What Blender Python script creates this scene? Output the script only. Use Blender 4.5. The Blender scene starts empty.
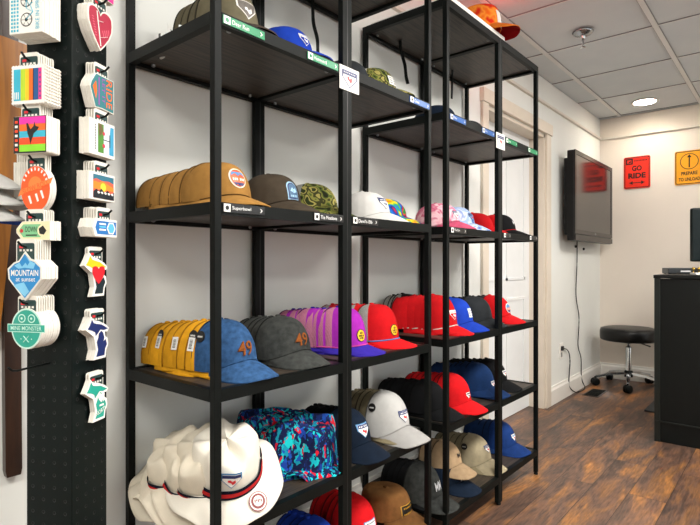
import bpy, bmesh, math, random
from mathutils import Vector, Matrix
random.seed(7)
PI = math.pi
S = bpy.context.scene
COL = S.collection

# ------------------------------------------------------------------ materials
MATS = {}
def nodes_of(name):
    m = bpy.data.materials.new(name); m.use_nodes = True
    nt = m.node_tree; b = nt.nodes['Principled BSDF']
    return m, nt, b
def lin(c):
    return tuple(((x/12.92) if x <= .04045 else ((x+.055)/1.055)**2.4) for x in c[:3]) + (1,)
def hexc(h):
    h = h.lstrip('#'); return lin(tuple(int(h[i:i+2], 16)/255 for i in (0, 2, 4)))
def mat(name, col, rough=.7, metal=0, var=.12, scale=60, bump=0, bscale=300, emit=None, spec=.5, coat=0):
    """plain procedural surface: base colour with a soft noise variation"""
    if name in MATS: return MATS[name]
    m, nt, b = nodes_of(name)
    c = hexc(col) if isinstance(col, str) else lin(col)
    tc = nt.nodes.new('ShaderNodeTexCoord')
    if var > 0:
        n = nt.nodes.new('ShaderNodeTexNoise'); n.inputs['Scale'].default_value = scale; n.inputs['Detail'].default_value = 3
        r = nt.nodes.new('ShaderNodeValToRGB')
        r.color_ramp.elements[0].position = .3; r.color_ramp.elements[1].position = .7
        r.color_ramp.elements[0].color = tuple(x*(1-var) for x in c[:3])+(1,)
        r.color_ramp.elements[1].color = tuple(min(1, x*(1+var)) for x in c[:3])+(1,)
        nt.links.new(tc.outputs['Object'], n.inputs['Vector']); nt.links.new(n.outputs['Fac'], r.inputs['Fac'])
        nt.links.new(r.outputs['Color'], b.inputs['Base Color'])
    else: b.inputs['Base Color'].default_value = c
    b.inputs['Roughness'].default_value = rough; b.inputs['Metallic'].default_value = metal
    b.inputs['Specular IOR Level'].default_value = spec
    b.inputs['Coat Weight'].default_value = coat
    if bump > 0:
        n2 = nt.nodes.new('ShaderNodeTexNoise'); n2.inputs['Scale'].default_value = bscale
        bp = nt.nodes.new('ShaderNodeBump'); bp.inputs['Strength'].default_value = bump; bp.inputs['Distance'].default_value = .002
        nt.links.new(tc.outputs['Object'], n2.inputs['Vector']); nt.links.new(n2.outputs['Fac'], bp.inputs['Height'])
        nt.links.new(bp.outputs['Normal'], b.inputs['Normal'])
    if emit:
        b.inputs['Emission Color'].default_value = hexc(emit[0]); b.inputs['Emission Strength'].default_value = emit[1]
    MATS[name] = m; return m
CLOTHCOL = {}
def edge_shade(m):
    """darkened cloth colour for cap edges, painting the shade between nested caps"""
    c = CLOTHCOL.get(m.name)
    if not c: return None
    q = [int(int(c[i:i+2], 16)*.5) for i in (1, 3, 5)]
    return cloth(m.name+'_binding', '#%02x%02x%02x' % tuple(q))
def cloth(name, col, var=.14, scale=35):
    if name in MATS: return MATS[name]
    CLOTHCOL[name] = col
    m = mat(name, col, .9, 0, var, scale, .25, 500, spec=.15); nt = m.node_tree; b = nt.nodes['Principled BSDF']
    src = b.inputs['Base Color'].links[0].from_socket                     # every piece of cloth a slightly different dye lot
    oi = nt.nodes.new('ShaderNodeObjectInfo'); mr = nt.nodes.new('ShaderNodeMapRange'); mr.inputs['To Min'].default_value = .70; mr.inputs['To Max'].default_value = .96
    hs_ = nt.nodes.new('ShaderNodeHueSaturation'); nt.links.new(oi.outputs['Random'], mr.inputs['Value']); nt.links.new(mr.outputs[0], hs_.inputs['Value'])
    nt.links.new(src, hs_.inputs['Color']); nt.links.new(hs_.outputs[0], b.inputs['Base Color']); return m
def plastic(name, col, rough=.4): return mat(name, col, rough, 0, .04, 40)

def blotch(name, cols, scale=22, rough=.88, detail=2.0, kind='noise', interp='CONSTANT', dist=0.0, stretch=None):
    """camouflage / tie-dye / floral cloth: a stepped ramp over noise or voronoi cells"""
    if name in MATS: return MATS[name]
    m, nt, b = nodes_of(name)
    tc = nt.nodes.new('ShaderNodeTexCoord')
    if kind == 'noise':
        n = nt.nodes.new('ShaderNodeTexNoise'); n.inputs['Detail'].default_value = detail; n.inputs['Distortion'].default_value = dist
        out = n.outputs['Fac']; lo, hi = .3, .7
    else:
        n = nt.nodes.new('ShaderNodeTexVoronoi'); sp = nt.nodes.new('ShaderNodeSeparateColor')
        d = nt.nodes.new('ShaderNodeTexNoise'); d.inputs['Scale'].default_value = scale*.8
        mx = nt.nodes.new('ShaderNodeMixRGB'); mx.blend_type = 'LINEAR_LIGHT'; mx.inputs['Fac'].default_value = .03
        mpx = nt.nodes.new('ShaderNodeMapping'); mpx.inputs['Scale'].default_value = stretch or (1, 1, 1); mpx.inputs['Rotation'].default_value = (.5, .7, .3)
        nt.links.new(tc.outputs['Object'], mpx.inputs[0])
        nt.links.new(tc.outputs['Object'], d.inputs['Vector']); nt.links.new(mpx.outputs[0], mx.inputs[1]); nt.links.new(d.outputs['Color'], mx.inputs[2])
        nt.links.new(mx.outputs[0], n.inputs['Vector'])
        nt.links.new(n.outputs['Color'], sp.inputs[0]); out = sp.outputs[0]; lo, hi = 0, 1
    n.inputs['Scale'].default_value = scale
    if kind == 'noise': nt.links.new(tc.outputs['Object'], n.inputs['Vector'])
    r = nt.nodes.new('ShaderNodeValToRGB'); cr = r.color_ramp; cr.interpolation = interp
    k = len(cols)
    while len(cr.elements) < k: cr.elements.new(.5)
    for i, c in enumerate(cols):
        cr.elements[i].position = lo+(hi-lo)*i/k; cr.elements[i].color = hexc(c)
    nt.links.new(out, r.inputs['Fac']); nt.links.new(r.outputs['Color'], b.inputs['Base Color'])
    b.inputs['Roughness'].default_value = rough; b.inputs['Specular IOR Level'].default_value = .2
    MATS[name] = m; return m

def wood(name, cols, scale=(1, 14, 14), rough=.5, bump=.15, axis_noise=6):
    if name in MATS: return MATS[name]
    m, nt, b = nodes_of(name)
    tc = nt.nodes.new('ShaderNodeTexCoord'); mp = nt.nodes.new('ShaderNodeMapping'); mp.inputs['Scale'].default_value = scale
    n = nt.nodes.new('ShaderNodeTexNoise'); n.inputs['Scale'].default_value = axis_noise; n.inputs['Detail'].default_value = 6; n.inputs['Distortion'].default_value = .4
    r = nt.nodes.new('ShaderNodeValToRGB'); cr = r.color_ramp
    while len(cr.elements) < len(cols): cr.elements.new(.5)
    for i, c in enumerate(cols): cr.elements[i].position = .3+.4*i/(len(cols)-1); cr.elements[i].color = hexc(c)
    bp = nt.nodes.new('ShaderNodeBump'); bp.inputs['Strength'].default_value = bump; bp.inputs['Distance'].default_value = .002
    L = nt.links.new
    L(tc.outputs['Object'], mp.inputs[0]); L(mp.outputs[0], n.inputs['Vector']); L(n.outputs['Fac'], r.inputs['Fac'])
    L(r.outputs['Color'], b.inputs['Base Color']); L(n.outputs['Fac'], bp.inputs['Height']); L(bp.outputs['Normal'], b.inputs['Normal'])
    b.inputs['Roughness'].default_value = rough
    MATS[name] = m; return m

def mesh_cloth(name, col, gap):
    """trucker netting: a fine grid of holes shown as a darker ground between threads"""
    if name in MATS: return MATS[name]
    m, nt, b = nodes_of(name)
    tc = nt.nodes.new('ShaderNodeTexCoord'); v = nt.nodes.new('ShaderNodeTexVoronoi'); v.inputs['Scale'].default_value = 420
    v.inputs['Randomness'].default_value = .3
    r = nt.nodes.new('ShaderNodeValToRGB'); r.color_ramp.elements[0].position = .2; r.color_ramp.elements[1].position = .5
    r.color_ramp.elements[0].color = hexc(gap); r.color_ramp.elements[1].color = hexc(col)
    nt.links.new(tc.outputs['Object'], v.inputs['Vector']); nt.links.new(v.outputs['Distance'], r.inputs['Fac'])
    nt.links.new(r.outputs['Color'], b.inputs['Base Color']); b.inputs['Roughness'].default_value = .8
    b.inputs['Specular IOR Level'].default_value = .2
    MATS[name] = m; return m

# ------------------------------------------------------------------ mesh builder
_text_cache = {}
def text_mesh(s, bold=.004):
    if (s, bold) in _text_cache: return _text_cache[(s, bold)]
    cu = bpy.data.curves.new('t', 'FONT'); cu.body = s; cu.resolution_u = 3; cu.offset = bold
    o = bpy.data.objects.new('t', cu); COL.objects.link(o)
    bpy.context.view_layer.update()
    me = bpy.data.meshes.new_from_object(o.evaluated_get(bpy.context.evaluated_depsgraph_get()))
    vs = [(v.co.x, v.co.y) for v in me.vertices]; fs = [tuple(p.vertices) for p in me.polygons]
    bpy.data.objects.remove(o); bpy.data.curves.remove(cu); bpy.data.meshes.remove(me)
    x0 = min(v[0] for v in vs); x1 = max(v[0] for v in vs); y0 = min(v[1] for v in vs); y1 = max(v[1] for v in vs)
    vs = [((v[0]-(x0+x1)/2)/(x1-x0), (v[1]-(y0+y1)/2)/(y1-y0)) for v in vs]
    _text_cache[(s, bold)] = (vs, fs); return vs, fs

class MB:
    def __init__(s): s.v = []; s.f = []; s.m = []; s.sm = []
    def add(s, vs, fs, mi=0, smooth=False):
        b = len(s.v); s.v += [tuple(v) for v in vs]
        for f in fs: s.f.append(tuple(i+b for i in f)); s.m.append(mi); s.sm.append(smooth)
        return s
    def box(s, x0, y0, z0, x1, y1, z1, mi=0, bev=0):
        if bev > 0:
            bm = bmesh.new(); bmesh.ops.create_cube(bm, size=1)
            for v in bm.verts: v.co = Vector(((x0+x1)/2+v.co.x*(x1-x0), (y0+y1)/2+v.co.y*(y1-y0), (z0+z1)/2+v.co.z*(z1-z0)))
            bmesh.ops.bevel(bm, geom=bm.edges[:], offset=bev, segments=2, affect='EDGES', profile=.6)
            bm.verts.index_update(); s.add([v.co[:] for v in bm.verts], [[v.index for v in f.verts] for f in bm.faces], mi); bm.free(); return s
        vs = [(x, y, z) for x in (x0, x1) for y in (y0, y1) for z in (z0, z1)]
        return s.add(vs, [(0, 1, 3, 2), (4, 6, 7, 5), (0, 4, 5, 1), (2, 3, 7, 6), (0, 2, 6, 4), (1, 5, 7, 3)], mi)
    def lathe(s, prof, c=(0, 0, 0), n=32, mi=0, sx=1, sy=1, axis='Z', smooth=True):
        """profile of (radius, height) turned about an axis"""
        vs = []; fs = []
        for r, h in prof:
            for k in range(n):
                a = 2*PI*k/n; p = (r*math.cos(a)*sx, r*math.sin(a)*sy, h)
                if axis == 'Y': p = (p[0], h, p[1])
                if axis == 'X': p = (h, p[0], p[1])
                vs.append((p[0]+c[0], p[1]+c[1], p[2]+c[2]))
        for i in range(len(prof)-1):
            for k in range(n):
                a = i*n+k; b = i*n+(k+1) % n; fs.append((a, b, b+n, a+n))
        s.add(vs, fs, mi, smooth)
        if prof[0][0] > 1e-6: s.add(vs[:n], [tuple(range(n))], mi)
        if prof[-1][0] > 1e-6: s.add(vs[-n:], [tuple(range(n))], mi)
        return s
    def tube(s, pts, r, n=8, mi=0, flat=1.0):
        pts = [Vector(p) for p in pts]; vs = []; fs = []
        up = Vector((0, 0, 1))
        for i, p in enumerate(pts):
            t = (pts[min(i+1, len(pts)-1)]-pts[max(i-1, 0)]).normalized()
            a = t.cross(up)
            if a.length < .1: a = t.cross(Vector((0, 1, 0)))
            a.normalize(); b = t.cross(a).normalized()
            for k in range(n):
                q = 2*PI*k/n; vs.append(p+a*math.cos(q)*r+b*math.sin(q)*r*flat)
        for i in range(len(pts)-1):
            for k in range(n):
                u = i*n+k; w = i*n+(k+1) % n; fs.append((u, w, w+n, u+n))
        fs += [tuple(range(n)), tuple(range(len(vs)-n, len(vs)))]
        return s.add(vs, fs, mi, n > 4)
    def bar(s, a, b, w, h, mi=0):
        a = Vector(a); b = Vector(b); t = (b-a).normalized(); up = Vector((0, 0, 1))
        if abs(t.z) > .95: up = Vector((0, 1, 0))
        x = t.cross(up).normalized()*w/2; y = x.cross(t).normalized()*h/2
        vs = [p+i*x+j*y for p in (a, b) for i, j in ((-1, -1), (1, -1), (1, 1), (-1, 1))]
        return s.add(vs, [(0, 1, 2, 3), (7, 6, 5, 4), (0, 4, 5, 1), (1, 5, 6, 2), (2, 6, 7, 3), (3, 7, 4, 0)], mi)
    def prism(s, pts, y0, y1, mi=0, side=None):
        """outline in x,z pushed from y0 (front) to y1 (back)"""
        n = len(pts); vs = [(p[0], y0, p[1]) for p in pts]+[(p[0], y1, p[1]) for p in pts]
        s.add(vs, [tuple(range(n)), tuple(range(2*n-1, n-1, -1))], mi)
        s.add(vs, [(k, k+n, (k+1) % n+n, (k+1) % n) for k in range(n)], mi if side is None else side)
        return s
    def flat(s, pts, y, mi=0): return s.add([(p[0], y, p[1]) for p in pts], [tuple(range(len(pts)))], mi)
    def text(s, t, cx, cz, w, h, y, mi=0, rot=0, fn=None, bold=.004):
        vs, fs = text_mesh(t, bold); c, q = math.cos(rot), math.sin(rot)
        P = [(cx+(v[0]*w)*c-(v[1]*h)*q, cz+(v[0]*w)*q+(v[1]*h)*c) for v in vs]
        s.add([fn(*p) for p in P] if fn else [(p[0], y, p[1]) for p in P], fs, mi); return s
    def build(s, name, mats, parent=None, loc=(0, 0, 0), rot=0):
        me = bpy.data.meshes.new(name); me.from_pydata(s.v, [], s.f)
        for m in (mats if isinstance(mats, (list, tuple)) else [mats]): me.materials.append(m)
        me.polygons.foreach_set('material_index', s.m); me.polygons.foreach_set('use_smooth', s.sm)
        bm = bmesh.new(); bm.from_mesh(me)
        if len(s.v) < 60000: bmesh.ops.recalc_face_normals(bm, faces=bm.faces[:])
        bm.to_mesh(me); bm.free(); me.update()
        o = bpy.data.objects.new(name, me); COL.objects.link(o); o.location = loc; o.rotation_euler = (0, 0, rot)
        if parent: o.parent = parent
        return o

def tag(o, label=None, cat=None, group=None, kind=None):
    if label: o['label'] = label
    if cat: o['category'] = cat
    if group: o['group'] = group
    if kind: o['kind'] = kind
    return o
def empty(name, loc=(0, 0, 0), rz=0, **k):
    o = bpy.data.objects.new(name, None); o.empty_display_size = .05; COL.objects.link(o)
    o.location = loc; o.rotation_euler = (0, 0, rz); return tag(o, **k)
def copy_tree(o, parent=None, skip=()):
    c = o.copy(); COL.objects.link(c)
    if parent: c.parent = parent
    for ch in list(o.children):
        if ch.name.split('.')[0] in skip: continue
        copy_tree(ch, c, skip)
    return c
def circ(cx, cz, r, n=28, rz=None): return [(cx+r*math.cos(2*PI*k/n), cz+(rz or r)*math.sin(2*PI*k/n)) for k in range(n)]
def rrect(x0, z0, x1, z1, r, n=5):
    p = []
    for cx, cz, a in ((x1-r, z1-r, 0), (x0+r, z1-r, 90), (x0+r, z0+r, 180), (x1-r, z0+r, 270)):
        p += [(cx+r*math.cos(math.radians(a+90*k/n)), cz+r*math.sin(math.radians(a+90*k/n))) for k in range(n+1)]
    return p
def rect(x0, z0, x1, z1): return [(x0, z0), (x1, z0), (x1, z1), (x0, z1)]

# ------------------------------------------------------------------ palette
BLK = mat('black_metal', '#090d0c', .5, .0, .1, 30, spec=.15)
WHITE = plastic('white_card', '#f1efe9', .55)
CARD = mat('sticker_edge', '#e6e2d8', .6, 0, .05, 60)
NAVY = plastic('navy_ink', '#1d2c63'); REDI = plastic('red_ink', '#d2202c'); BLKI = plastic('black_ink', '#101010')
WALLM = mat('wall_paint', '#e3e4df', .85, 0, .02, 3, .05, 120, spec=.2)
XF, YW, H = 5.655, 1.49, 2.556
XB, YR = -1.9, -3.2

# ------------------------------------------------------------------ setting
def floor_mat():
    m, nt, b = nodes_of('vinyl_planks'); N = nt.nodes.new; L = nt.links.new
    tc = N('ShaderNodeTexCoord')
    mp0 = N('ShaderNodeMapping'); mp0.inputs['Location'].default_value = (0.35, -.135, 0)
    L(tc.outputs['Object'], mp0.inputs[0])
    br = N('ShaderNodeTexBrick'); br.offset = .37; br.inputs['Scale'].default_value = 1
    br.inputs['Brick Width'].default_value = 1.22; br.inputs['Row Height'].default_value = .163
    br.inputs['Mortar Size'].default_value = .0016; br.inputs['Mortar Smooth'].default_value = .2; br.inputs['Bias'].default_value = 0
    br.inputs['Color1'].default_value = (0, 0, 0, 1); br.inputs['Color2'].default_value = (1, 1, 1, 1); br.inputs['Mortar'].default_value = (.5, .5, .5, 1)
    L(mp0.outputs[0], br.inputs['Vector'])
    sh = N('ShaderNodeMixRGB'); sh.blend_type = 'ADD'; sh.inputs['Fac'].default_value = 1
    L(mp0.outputs[0], sh.inputs[1])
    mul = N('ShaderNodeMixRGB'); mul.blend_type = 'MULTIPLY'; mul.inputs['Fac'].default_value = 1; mul.inputs[2].default_value = (7, 7, 7, 1)
    L(br.outputs['Color'], mul.inputs[1]); L(mul.outputs[0], sh.inputs[2])
    mp = N('ShaderNodeMapping'); mp.inputs['Scale'].default_value = (1.5, 7, 1); L(sh.outputs[0], mp.inputs[0])
    n1 = N('ShaderNodeTexNoise'); n1.inputs['Scale'].default_value = 1.5; n1.inputs['Detail'].default_value = 7; n1.inputs['Roughness'].default_value = .6; n1.inputs['Distortion'].default_value = .6
    L(mp.outputs[0], n1.inputs['Vector'])
    r = N('ShaderNodeValToRGB'); cr = r.color_ramp
    cs = [(.30, '#37302e'), (.41, '#54433b'), (.5, '#6d5244'), (.58, '#86603f'), (.67, '#a87440')]
    while len(cr.elements) < len(cs): cr.elements.new(.5)
    for i, (p, c) in enumerate(cs): cr.elements[i].position = p; cr.elements[i].color = hexc(c)
    L(n1.outputs['Fac'], r.inputs['Fac'])
    n2 = N('ShaderNodeTexNoise'); n2.inputs['Scale'].default_value = 40; n2.inputs['Detail'].default_value = 5
    mp2 = N('ShaderNodeMapping'); mp2.inputs['Scale'].default_value = (.35, 3, 1); L(sh.outputs[0], mp2.inputs[0]); L(mp2.outputs[0], n2.inputs['Vector'])
    r2 = N('ShaderNodeValToRGB'); r2.color_ramp.elements[0].position = .32; r2.color_ramp.elements[1].position = .62
    r2.color_ramp.elements[0].color = (.55, .53, .52, 1); r2.color_ramp.elements[1].color = (1.08, 1.05, 1, 1); L(n2.outputs['Fac'], r2.inputs['Fac'])
    mm = N('ShaderNodeMixRGB'); mm.blend_type = 'MULTIPLY'; mm.inputs['Fac'].default_value = 1; L(r.outputs['Color'], mm.inputs[1]); L(r2.outputs['Color'], mm.inputs[2])
    # plank-to-plank tone
    r3 = N('ShaderNodeValToRGB'); r3.color_ramp.elements[0].color = (.66, .66, .68, 1); r3.color_ramp.elements[1].color = (1.3, 1.22, 1.12, 1); L(br.outputs['Color'], r3.inputs['Fac'])
    m3 = N('ShaderNodeMixRGB'); m3.blend_type = 'MULTIPLY'; m3.inputs['Fac'].default_value = 1; L(mm.outputs[0], m3.inputs[1]); L(r3.outputs['Color'], m3.inputs[2])
    m4 = N('ShaderNodeMixRGB'); m4.inputs[2].default_value = hexc('#2a1d16'); L(br.outputs['Fac'], m4.inputs['Fac']); L(m3.outputs[0], m4.inputs[1])
    L(m4.outputs[0], b.inputs['Base Color']); b.inputs['Roughness'].default_value = .42; b.inputs['Specular IOR Level'].default_value = .5
    bp = N('ShaderNodeBump'); bp.inputs['Strength'].default_value = .25; bp.inputs['Distance'].default_value = .002
    L(n2.outputs['Fac'], bp.inputs['Height']); L(bp.outputs['Normal'], b.inputs['Normal'])
    return m
tag(MB().box(XB, YR, -.1, XF+.12, YW+.25, 0).build('floor', floor_mat()), kind='structure')

def ceil_mat():
    m, nt, b = nodes_of('ceiling_tiles'); N = nt.nodes.new; L = nt.links.new
    tc = N('ShaderNodeTexCoord'); n = N('ShaderNodeTexNoise'); n.inputs['Scale'].default_value = 5; n.inputs['Detail'].default_value = 4
    r = N('ShaderNodeValToRGB'); r.color_ramp.elements[0].color = hexc('#cdd5d9'); r.color_ramp.elements[1].color = hexc('#dbe1e3')
    L(tc.outputs['Object'], n.inputs['Vector']); L(n.outputs['Fac'], r.inputs['Fac']); L(r.outputs['Color'], b.inputs['Base Color'])
    n2 = N('ShaderNodeTexNoise'); n2.inputs['Scale'].default_value = 160; bp = N('ShaderNodeBump'); bp.inputs['Strength'].default_value = .2; bp.inputs['Distance'].default_value = .003
    L(tc.outputs['Object'], n2.inputs['Vector']); L(n2.outputs['Fac'], bp.inputs['Height']); L(bp.outputs['Normal'], b.inputs['Normal'])
    b.inputs['Roughness'].default_value = .95; b.inputs['Specular IOR Level'].default_value = .1
    return m
# ceiling: recessed tiles and the bars of the grid in one mesh
cb = MB(); g = .66
tee = mat('tee_bar', '#dfe1e0', .5, 0, .02); gapm = mat('tile_gap', '#8d8f90', .8, 0, .02)
cb.box(XB, YR, H+.006, XF+.12, YW+.12, H+.1, 0)
k = 0; y = .646-g*6
while y < YW: cb.box(XB, y-.014, H-.003, XF, y+.014, H+.008, 1); cb.box(XB, y-.018, H+.001, XF, y+.018, H+.0075, 2); y += g
x = 5.62-g*11
while x < XF:
    cb.box(x-.008, YR, H+.0005, x+.008, YW, H+.008, 2) ; cb.box(x-.005, YR, H-.001, x+.005, YW, H+.007, 1); x += g
tag(cb.build('ceiling', [ceil_mat(), tee, gapm]), kind='structure')

# left wall (behind the shelves) with the doorway
DX0, DX1, DZ = 3.11, 4.13, 2.12
wb = MB()
wb.box(XB, YW, 0, DX0, YW+.12, H); wb.box(DX1, YW, 0, XF+.12, YW+.12, H); wb.box(DX0, YW, DZ, DX1, YW+.12, H)
tag(wb.build('wall_left', WALLM), kind='structure')
tag(MB().box(XF, YR, 0, XF+.12, YW, H).build('wall_far', mat('wall_paint_far', '#e3d9cd', .85, 0, .02, 3, .05, 120, spec=.2)), kind='structure')
tag(MB().box(XB-.12, YR, 0, XB, YW+.12, H).build('wall_back', WALLM), kind='structure')
# right wall with three big shop windows behind the camera's right shoulder
wins = [(-1.4, .5), (1.0, 2.9), (3.4, 5.2)]; wz0, wz1 = .75, 2.3
wr = MB(); wr.box(XB, YR-.12, 0, XF, YR, wz0); wr.box(XB, YR-.12, wz1, XF, YR, H)
xs = [XB]+[q for w in wins for q in w]+[XF]
for i in range(0, len(xs), 2): wr.box(xs[i], YR-.12, wz0, xs[i+1], YR, wz1)
tag(wr.build('wall_right', WALLM), kind='structure')
glass, gnt, gb = nodes_of('window_glass'); gb.inputs['Transmission Weight'].default_value = 1; gb.inputs['Roughness'].default_value = 0; gb.inputs['IOR'].default_value = 1.02
trimw = mat('trim_white', '#ece9e2', .45, 0, .02, 8)
for i, (a, b_) in enumerate(wins):
    w = MB(); w.box(a, YR-.08, wz0, a+.05, YR-.03, wz1); w.box(b_-.05, YR-.08, wz0, b_, YR-.03, wz1)
    w.box(a, YR-.08, wz0, b_, YR-.03, wz0+.05); w.box(a, YR-.08, wz1-.05, b_, YR-.03, wz1); w.box((a+b_)/2-.02, YR-.08, wz0, (a+b_)/2+.02, YR-.03, wz1)
    o = tag(w.build('window_%d' % (i+1), trimw), kind='structure')
    MB().box(a+.05, YR-.058, wz0+.05, b_-.05, YR-.052, wz1-.05).build('window_pane', glass, o)
# trim: ledge high on the walls, baseboards, door casing
lg = mat('ledge_paint', '#d9d2c6', .6, 0, .02, 8)
tag(MB().box(XB, YW-.022, 2.350, XF, YW, 2.368).build('trim_1', lg), kind='structure')
tag(MB().box(XF-.022, YR, 2.350, XF, YW-.022, 2.368).build('trim_2', lg), kind='structure')
def base_prof(o, z=0):
    return [(0, z), (o, z), (o, z+.115), (o*.55, z+.13), (o*.45, z+.145), (0, z+.145)]
def run_profile(axis, a, b, prof, at):
    s = MB(); n = len(prof); vs = []
    for q in (a, b):
        for d, z in prof: vs.append((q, at-d, z) if axis == 'x' else (at-d, q, z))
    s.add(vs, [tuple(range(n)), tuple(range(n, 2*n))]+[(k, (k+1) % n, (k+1) % n+n, k+n) for k in range(n)]); return s
tag(run_profile('x', DX1+.09, XF, base_prof(.018), YW).build('baseboard_left', trimw), kind='structure')
tag(run_profile('x', XB, DX0-.09, base_prof(.018), YW).build('baseboard_left_near', trimw), kind='structure')
tag(run_profile('y', YR, YW, base_prof(.018), XF).build('baseboard_far', trimw), kind='structure')
cas = mat('casing_paint', '#d8cdbd', .5, 0, .03, 8)
c = MB(); c.box(DX0-.08, YW-.02, 0, DX0, YW, DZ+.08, 0, .003); c.box(DX1, YW-.02, 0, DX1+.09, YW, DZ+.08, 0, .003)
c.box(DX0-.09, YW-.03, DZ+.005, DX1+.1, YW, DZ+.09, 0, .004)
c.box(DX0, YW, 0, DX0+.02, YW+.125, DZ); c.box(DX1-.02, YW, 0, DX1, YW+.125, DZ); c.box(DX0, YW, DZ-.02, DX1, YW+.125, DZ)
tag(c.build('trim_3', cas), kind='structure')
dm = mat('door_paint', '#e4e6e6', .45, 0, .02, 8)
d = MB(); d.box(DX0+.02, YW+.115, 0.004, DX1-.02, YW+.155, DZ-.02)
for x0 in (DX0+.12, DX0+.56):
    for z0, z1 in ((.2, .85), (1.0, 1.95)):
        d.box(x0, YW+.108, z0, x0+.34, YW+.116, z0+.02); d.box(x0, YW+.108, z1, x0+.34, YW+.116, z1+.02)
        d.box(x0, YW+.108, z0, x0+.02, YW+.116, z1); d.box(x0+.32, YW+.108, z0, x0+.34, YW+.116, z1)
do = tag(d.build('door_1', dm), kind='structure')
chrome = mat('chrome', '#c9cbcc', .16, 1, .03, 20)
MB().lathe([(.012, -.05), (.012, -.03), (.026, -.028), (.03, -.012), (.022, 0)], (DX0+.09, YW+.1, .98), 20, axis='Y').build('door_knob', chrome, do)

# ------------------------------------------------------------------ shelving
XA, XBm, XC, XD, XE, XFq = .765, 1.240, 1.7204, 1.8556, 2.3414, 2.8067
YF, YB = 1.060, 1.466
LV = [2.142, 1.693, 1.2385, .790, .451, .102]           # underside of each shelf frame
TH = .03
board = wood('shelf_board', ['#14110f', '#2c2620', '#453a30', '#1c1815'], (1.5, 26, 26), .5, .1, 4)
BOLT = []
def shelf_unit(x0, xm, x1, label):
    u = empty('shelving_unit', ((x0+x1)/2, (YF+YB)/2, 0), label=label, cat='shelf')
    cx, cy = u.location.x, u.location.y
    def L(o): o.location = (-cx, -cy, 0); return o
    t = .02
    for y in (YF, YB):
        for x, w in ((x0, t), (xm, .042), (x1, t)):
            p = MB(); p.box(x-w/2, y-t/2, .012, x+w/2, y+t/2, LV[0]+TH, 0, .0015)
            if w > t: p.box(x-.0015, y-t/2-.0004, .02, x+.0015, y+t/2+.0004, LV[0]+TH, 1)
            L(p.build('post', [BLK, BLKI], u))
            f = MB().lathe([(.011, 0), (.011, .008), (.005, .012)], (x, y, 0), 12); L(f.build('levelling_foot', BLK, u))
    for zi, z in enumerate(LV):
        s = empty('shelf', (0, 0, 0)); s.parent = u
        f = MB()
        f.box(x0+t/2, YF-t/2, z, xm-.021, YF+t/2, z+TH); f.box(xm+.021, YF-t/2, z, x1-t/2, YF+t/2, z+TH)
        f.box(x0+t/2, YB-t/2, z, xm-.021, YB+t/2, z+TH); f.box(xm+.021, YB-t/2, z, x1-t/2, YB+t/2, z+TH)
        for x in (x0, x1): f.box(x-t/2, YF+t/2, z, x+t/2, YB-t/2, z+TH)
        f.box(xm-.013, YF+t/2, z+.004, xm+.013, YB-t/2, z+TH-.006)
        L(f.build('frame', BLK, s))
        for a, b_ in ((x0+t/2, xm-.0135), (xm+.0135, x1-t/2)):
            bo = MB(); bo.box(a+.001, YF+t/2+.0005, z+.012, b_-.001, YB-t/2-.0005, z+TH-.002); L(bo.build('board', board, s))
        for a, b_ in ((x0, xm), (xm, x1)):
            for q in (.12, .88):
                for y in (YF+.024, YB-.024):
                    if not BOLT: BOLT.append(MB().lathe([(.003, -.001), (.006, .001), (.006, .0075)], n=10).build('bolt', mat('bolt_steel', '#8a8d8f', .35, .8, .05))); bo = BOLT[0]
                    else: bo = BOLT[0].copy(); COL.objects.link(bo)
                    bo.parent = s; bo.location = (a+(b_-a)*q-cx, y-cy, z+.005)
    return u
shelf_unit(XA, XBm, XC, 'tall black metal shelving unit nearer the sticker tower, tan and white hats on it')
shelf_unit(XD, XE, XFq, 'tall black metal shelving unit nearer the door, orange cap on its top')
def top(l): return LV[l]+TH-.002

# shelf name labels, 13 x 2 cm
def shelf_label(name, bgname, bg, icon, x0, z, label, chevron=True, fg='#f3f3f0', w=.13, seed=0):
    o = empty('shelf_label', (x0, YF-.0105, z), label=label, cat='sign', group=None)
    MB().box(0, -.0025, -.0105, w, 0, .0105, 0, .0006).build('plate', plastic(bgname, bg, .35), o)
    MB().box(.002, -.0032, -.0095, .021, -.0024, .0095).build('icon_square', plastic('label_white', '#f5f5f2', .5), o)
    b = MB(); b.flat(circ(.0115, 0, .0055, 8 if icon else 20), -.0036)
    b.build('run_symbol', plastic(bgname, bg, .35) if icon else BLKI, o)
    t = MB()
    if name: t.text(name, .024+.0064*len(name)/2+.003, 0, .0064*len(name), .0105, -.003, bold=.0)
    if chevron:
        t.add([(w-.016, -.003, .005), (w-.013, -.003, .005), (w-.008, -.003, 0), (w-.011, -.003, 0)], [(0, 1, 2, 3)])
        t.add([(w-.016, -.003, -.005), (w-.013, -.003, -.005), (w-.008, -.003, 0), (w-.011, -.003, 0)], [(0, 1, 2, 3)])
    t.build('lettering', plastic('label_fg', fg, .5), o)
    return o
z2, z3 = LV[1]+.014, LV[2]+.017
shelf_label('Deer Run', 'label_green', '#0a8454', 1, .777, z2, 'green shelf label reading Deer Run beside the nearest post')
shelf_label('Homeward', 'label_green', '#0a8454', 1, 1.064, z2, 'green shelf label below the royal blue cap')
shelf_label('Superbowl', 'label_black', '#151617', 0, .777, z3, 'black shelf label reading Superbowl below the tan caps')
shelf_label('The Meadows', 'label_black', '#151617', 0, 1.09, z3, 'black shelf label left of the middle post below the camouflage cap', w=.128)
shelf_label("Devil's Elbow"[:11], 'label_black', '#151617', 0, 1.263, z3, 'black shelf label below the white cap')
shelf_label('Chute', 'label_blue', '#185aa8', 0, 1.581, z2, 'blue shelf label beside the camouflage and white trucker cap')
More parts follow.
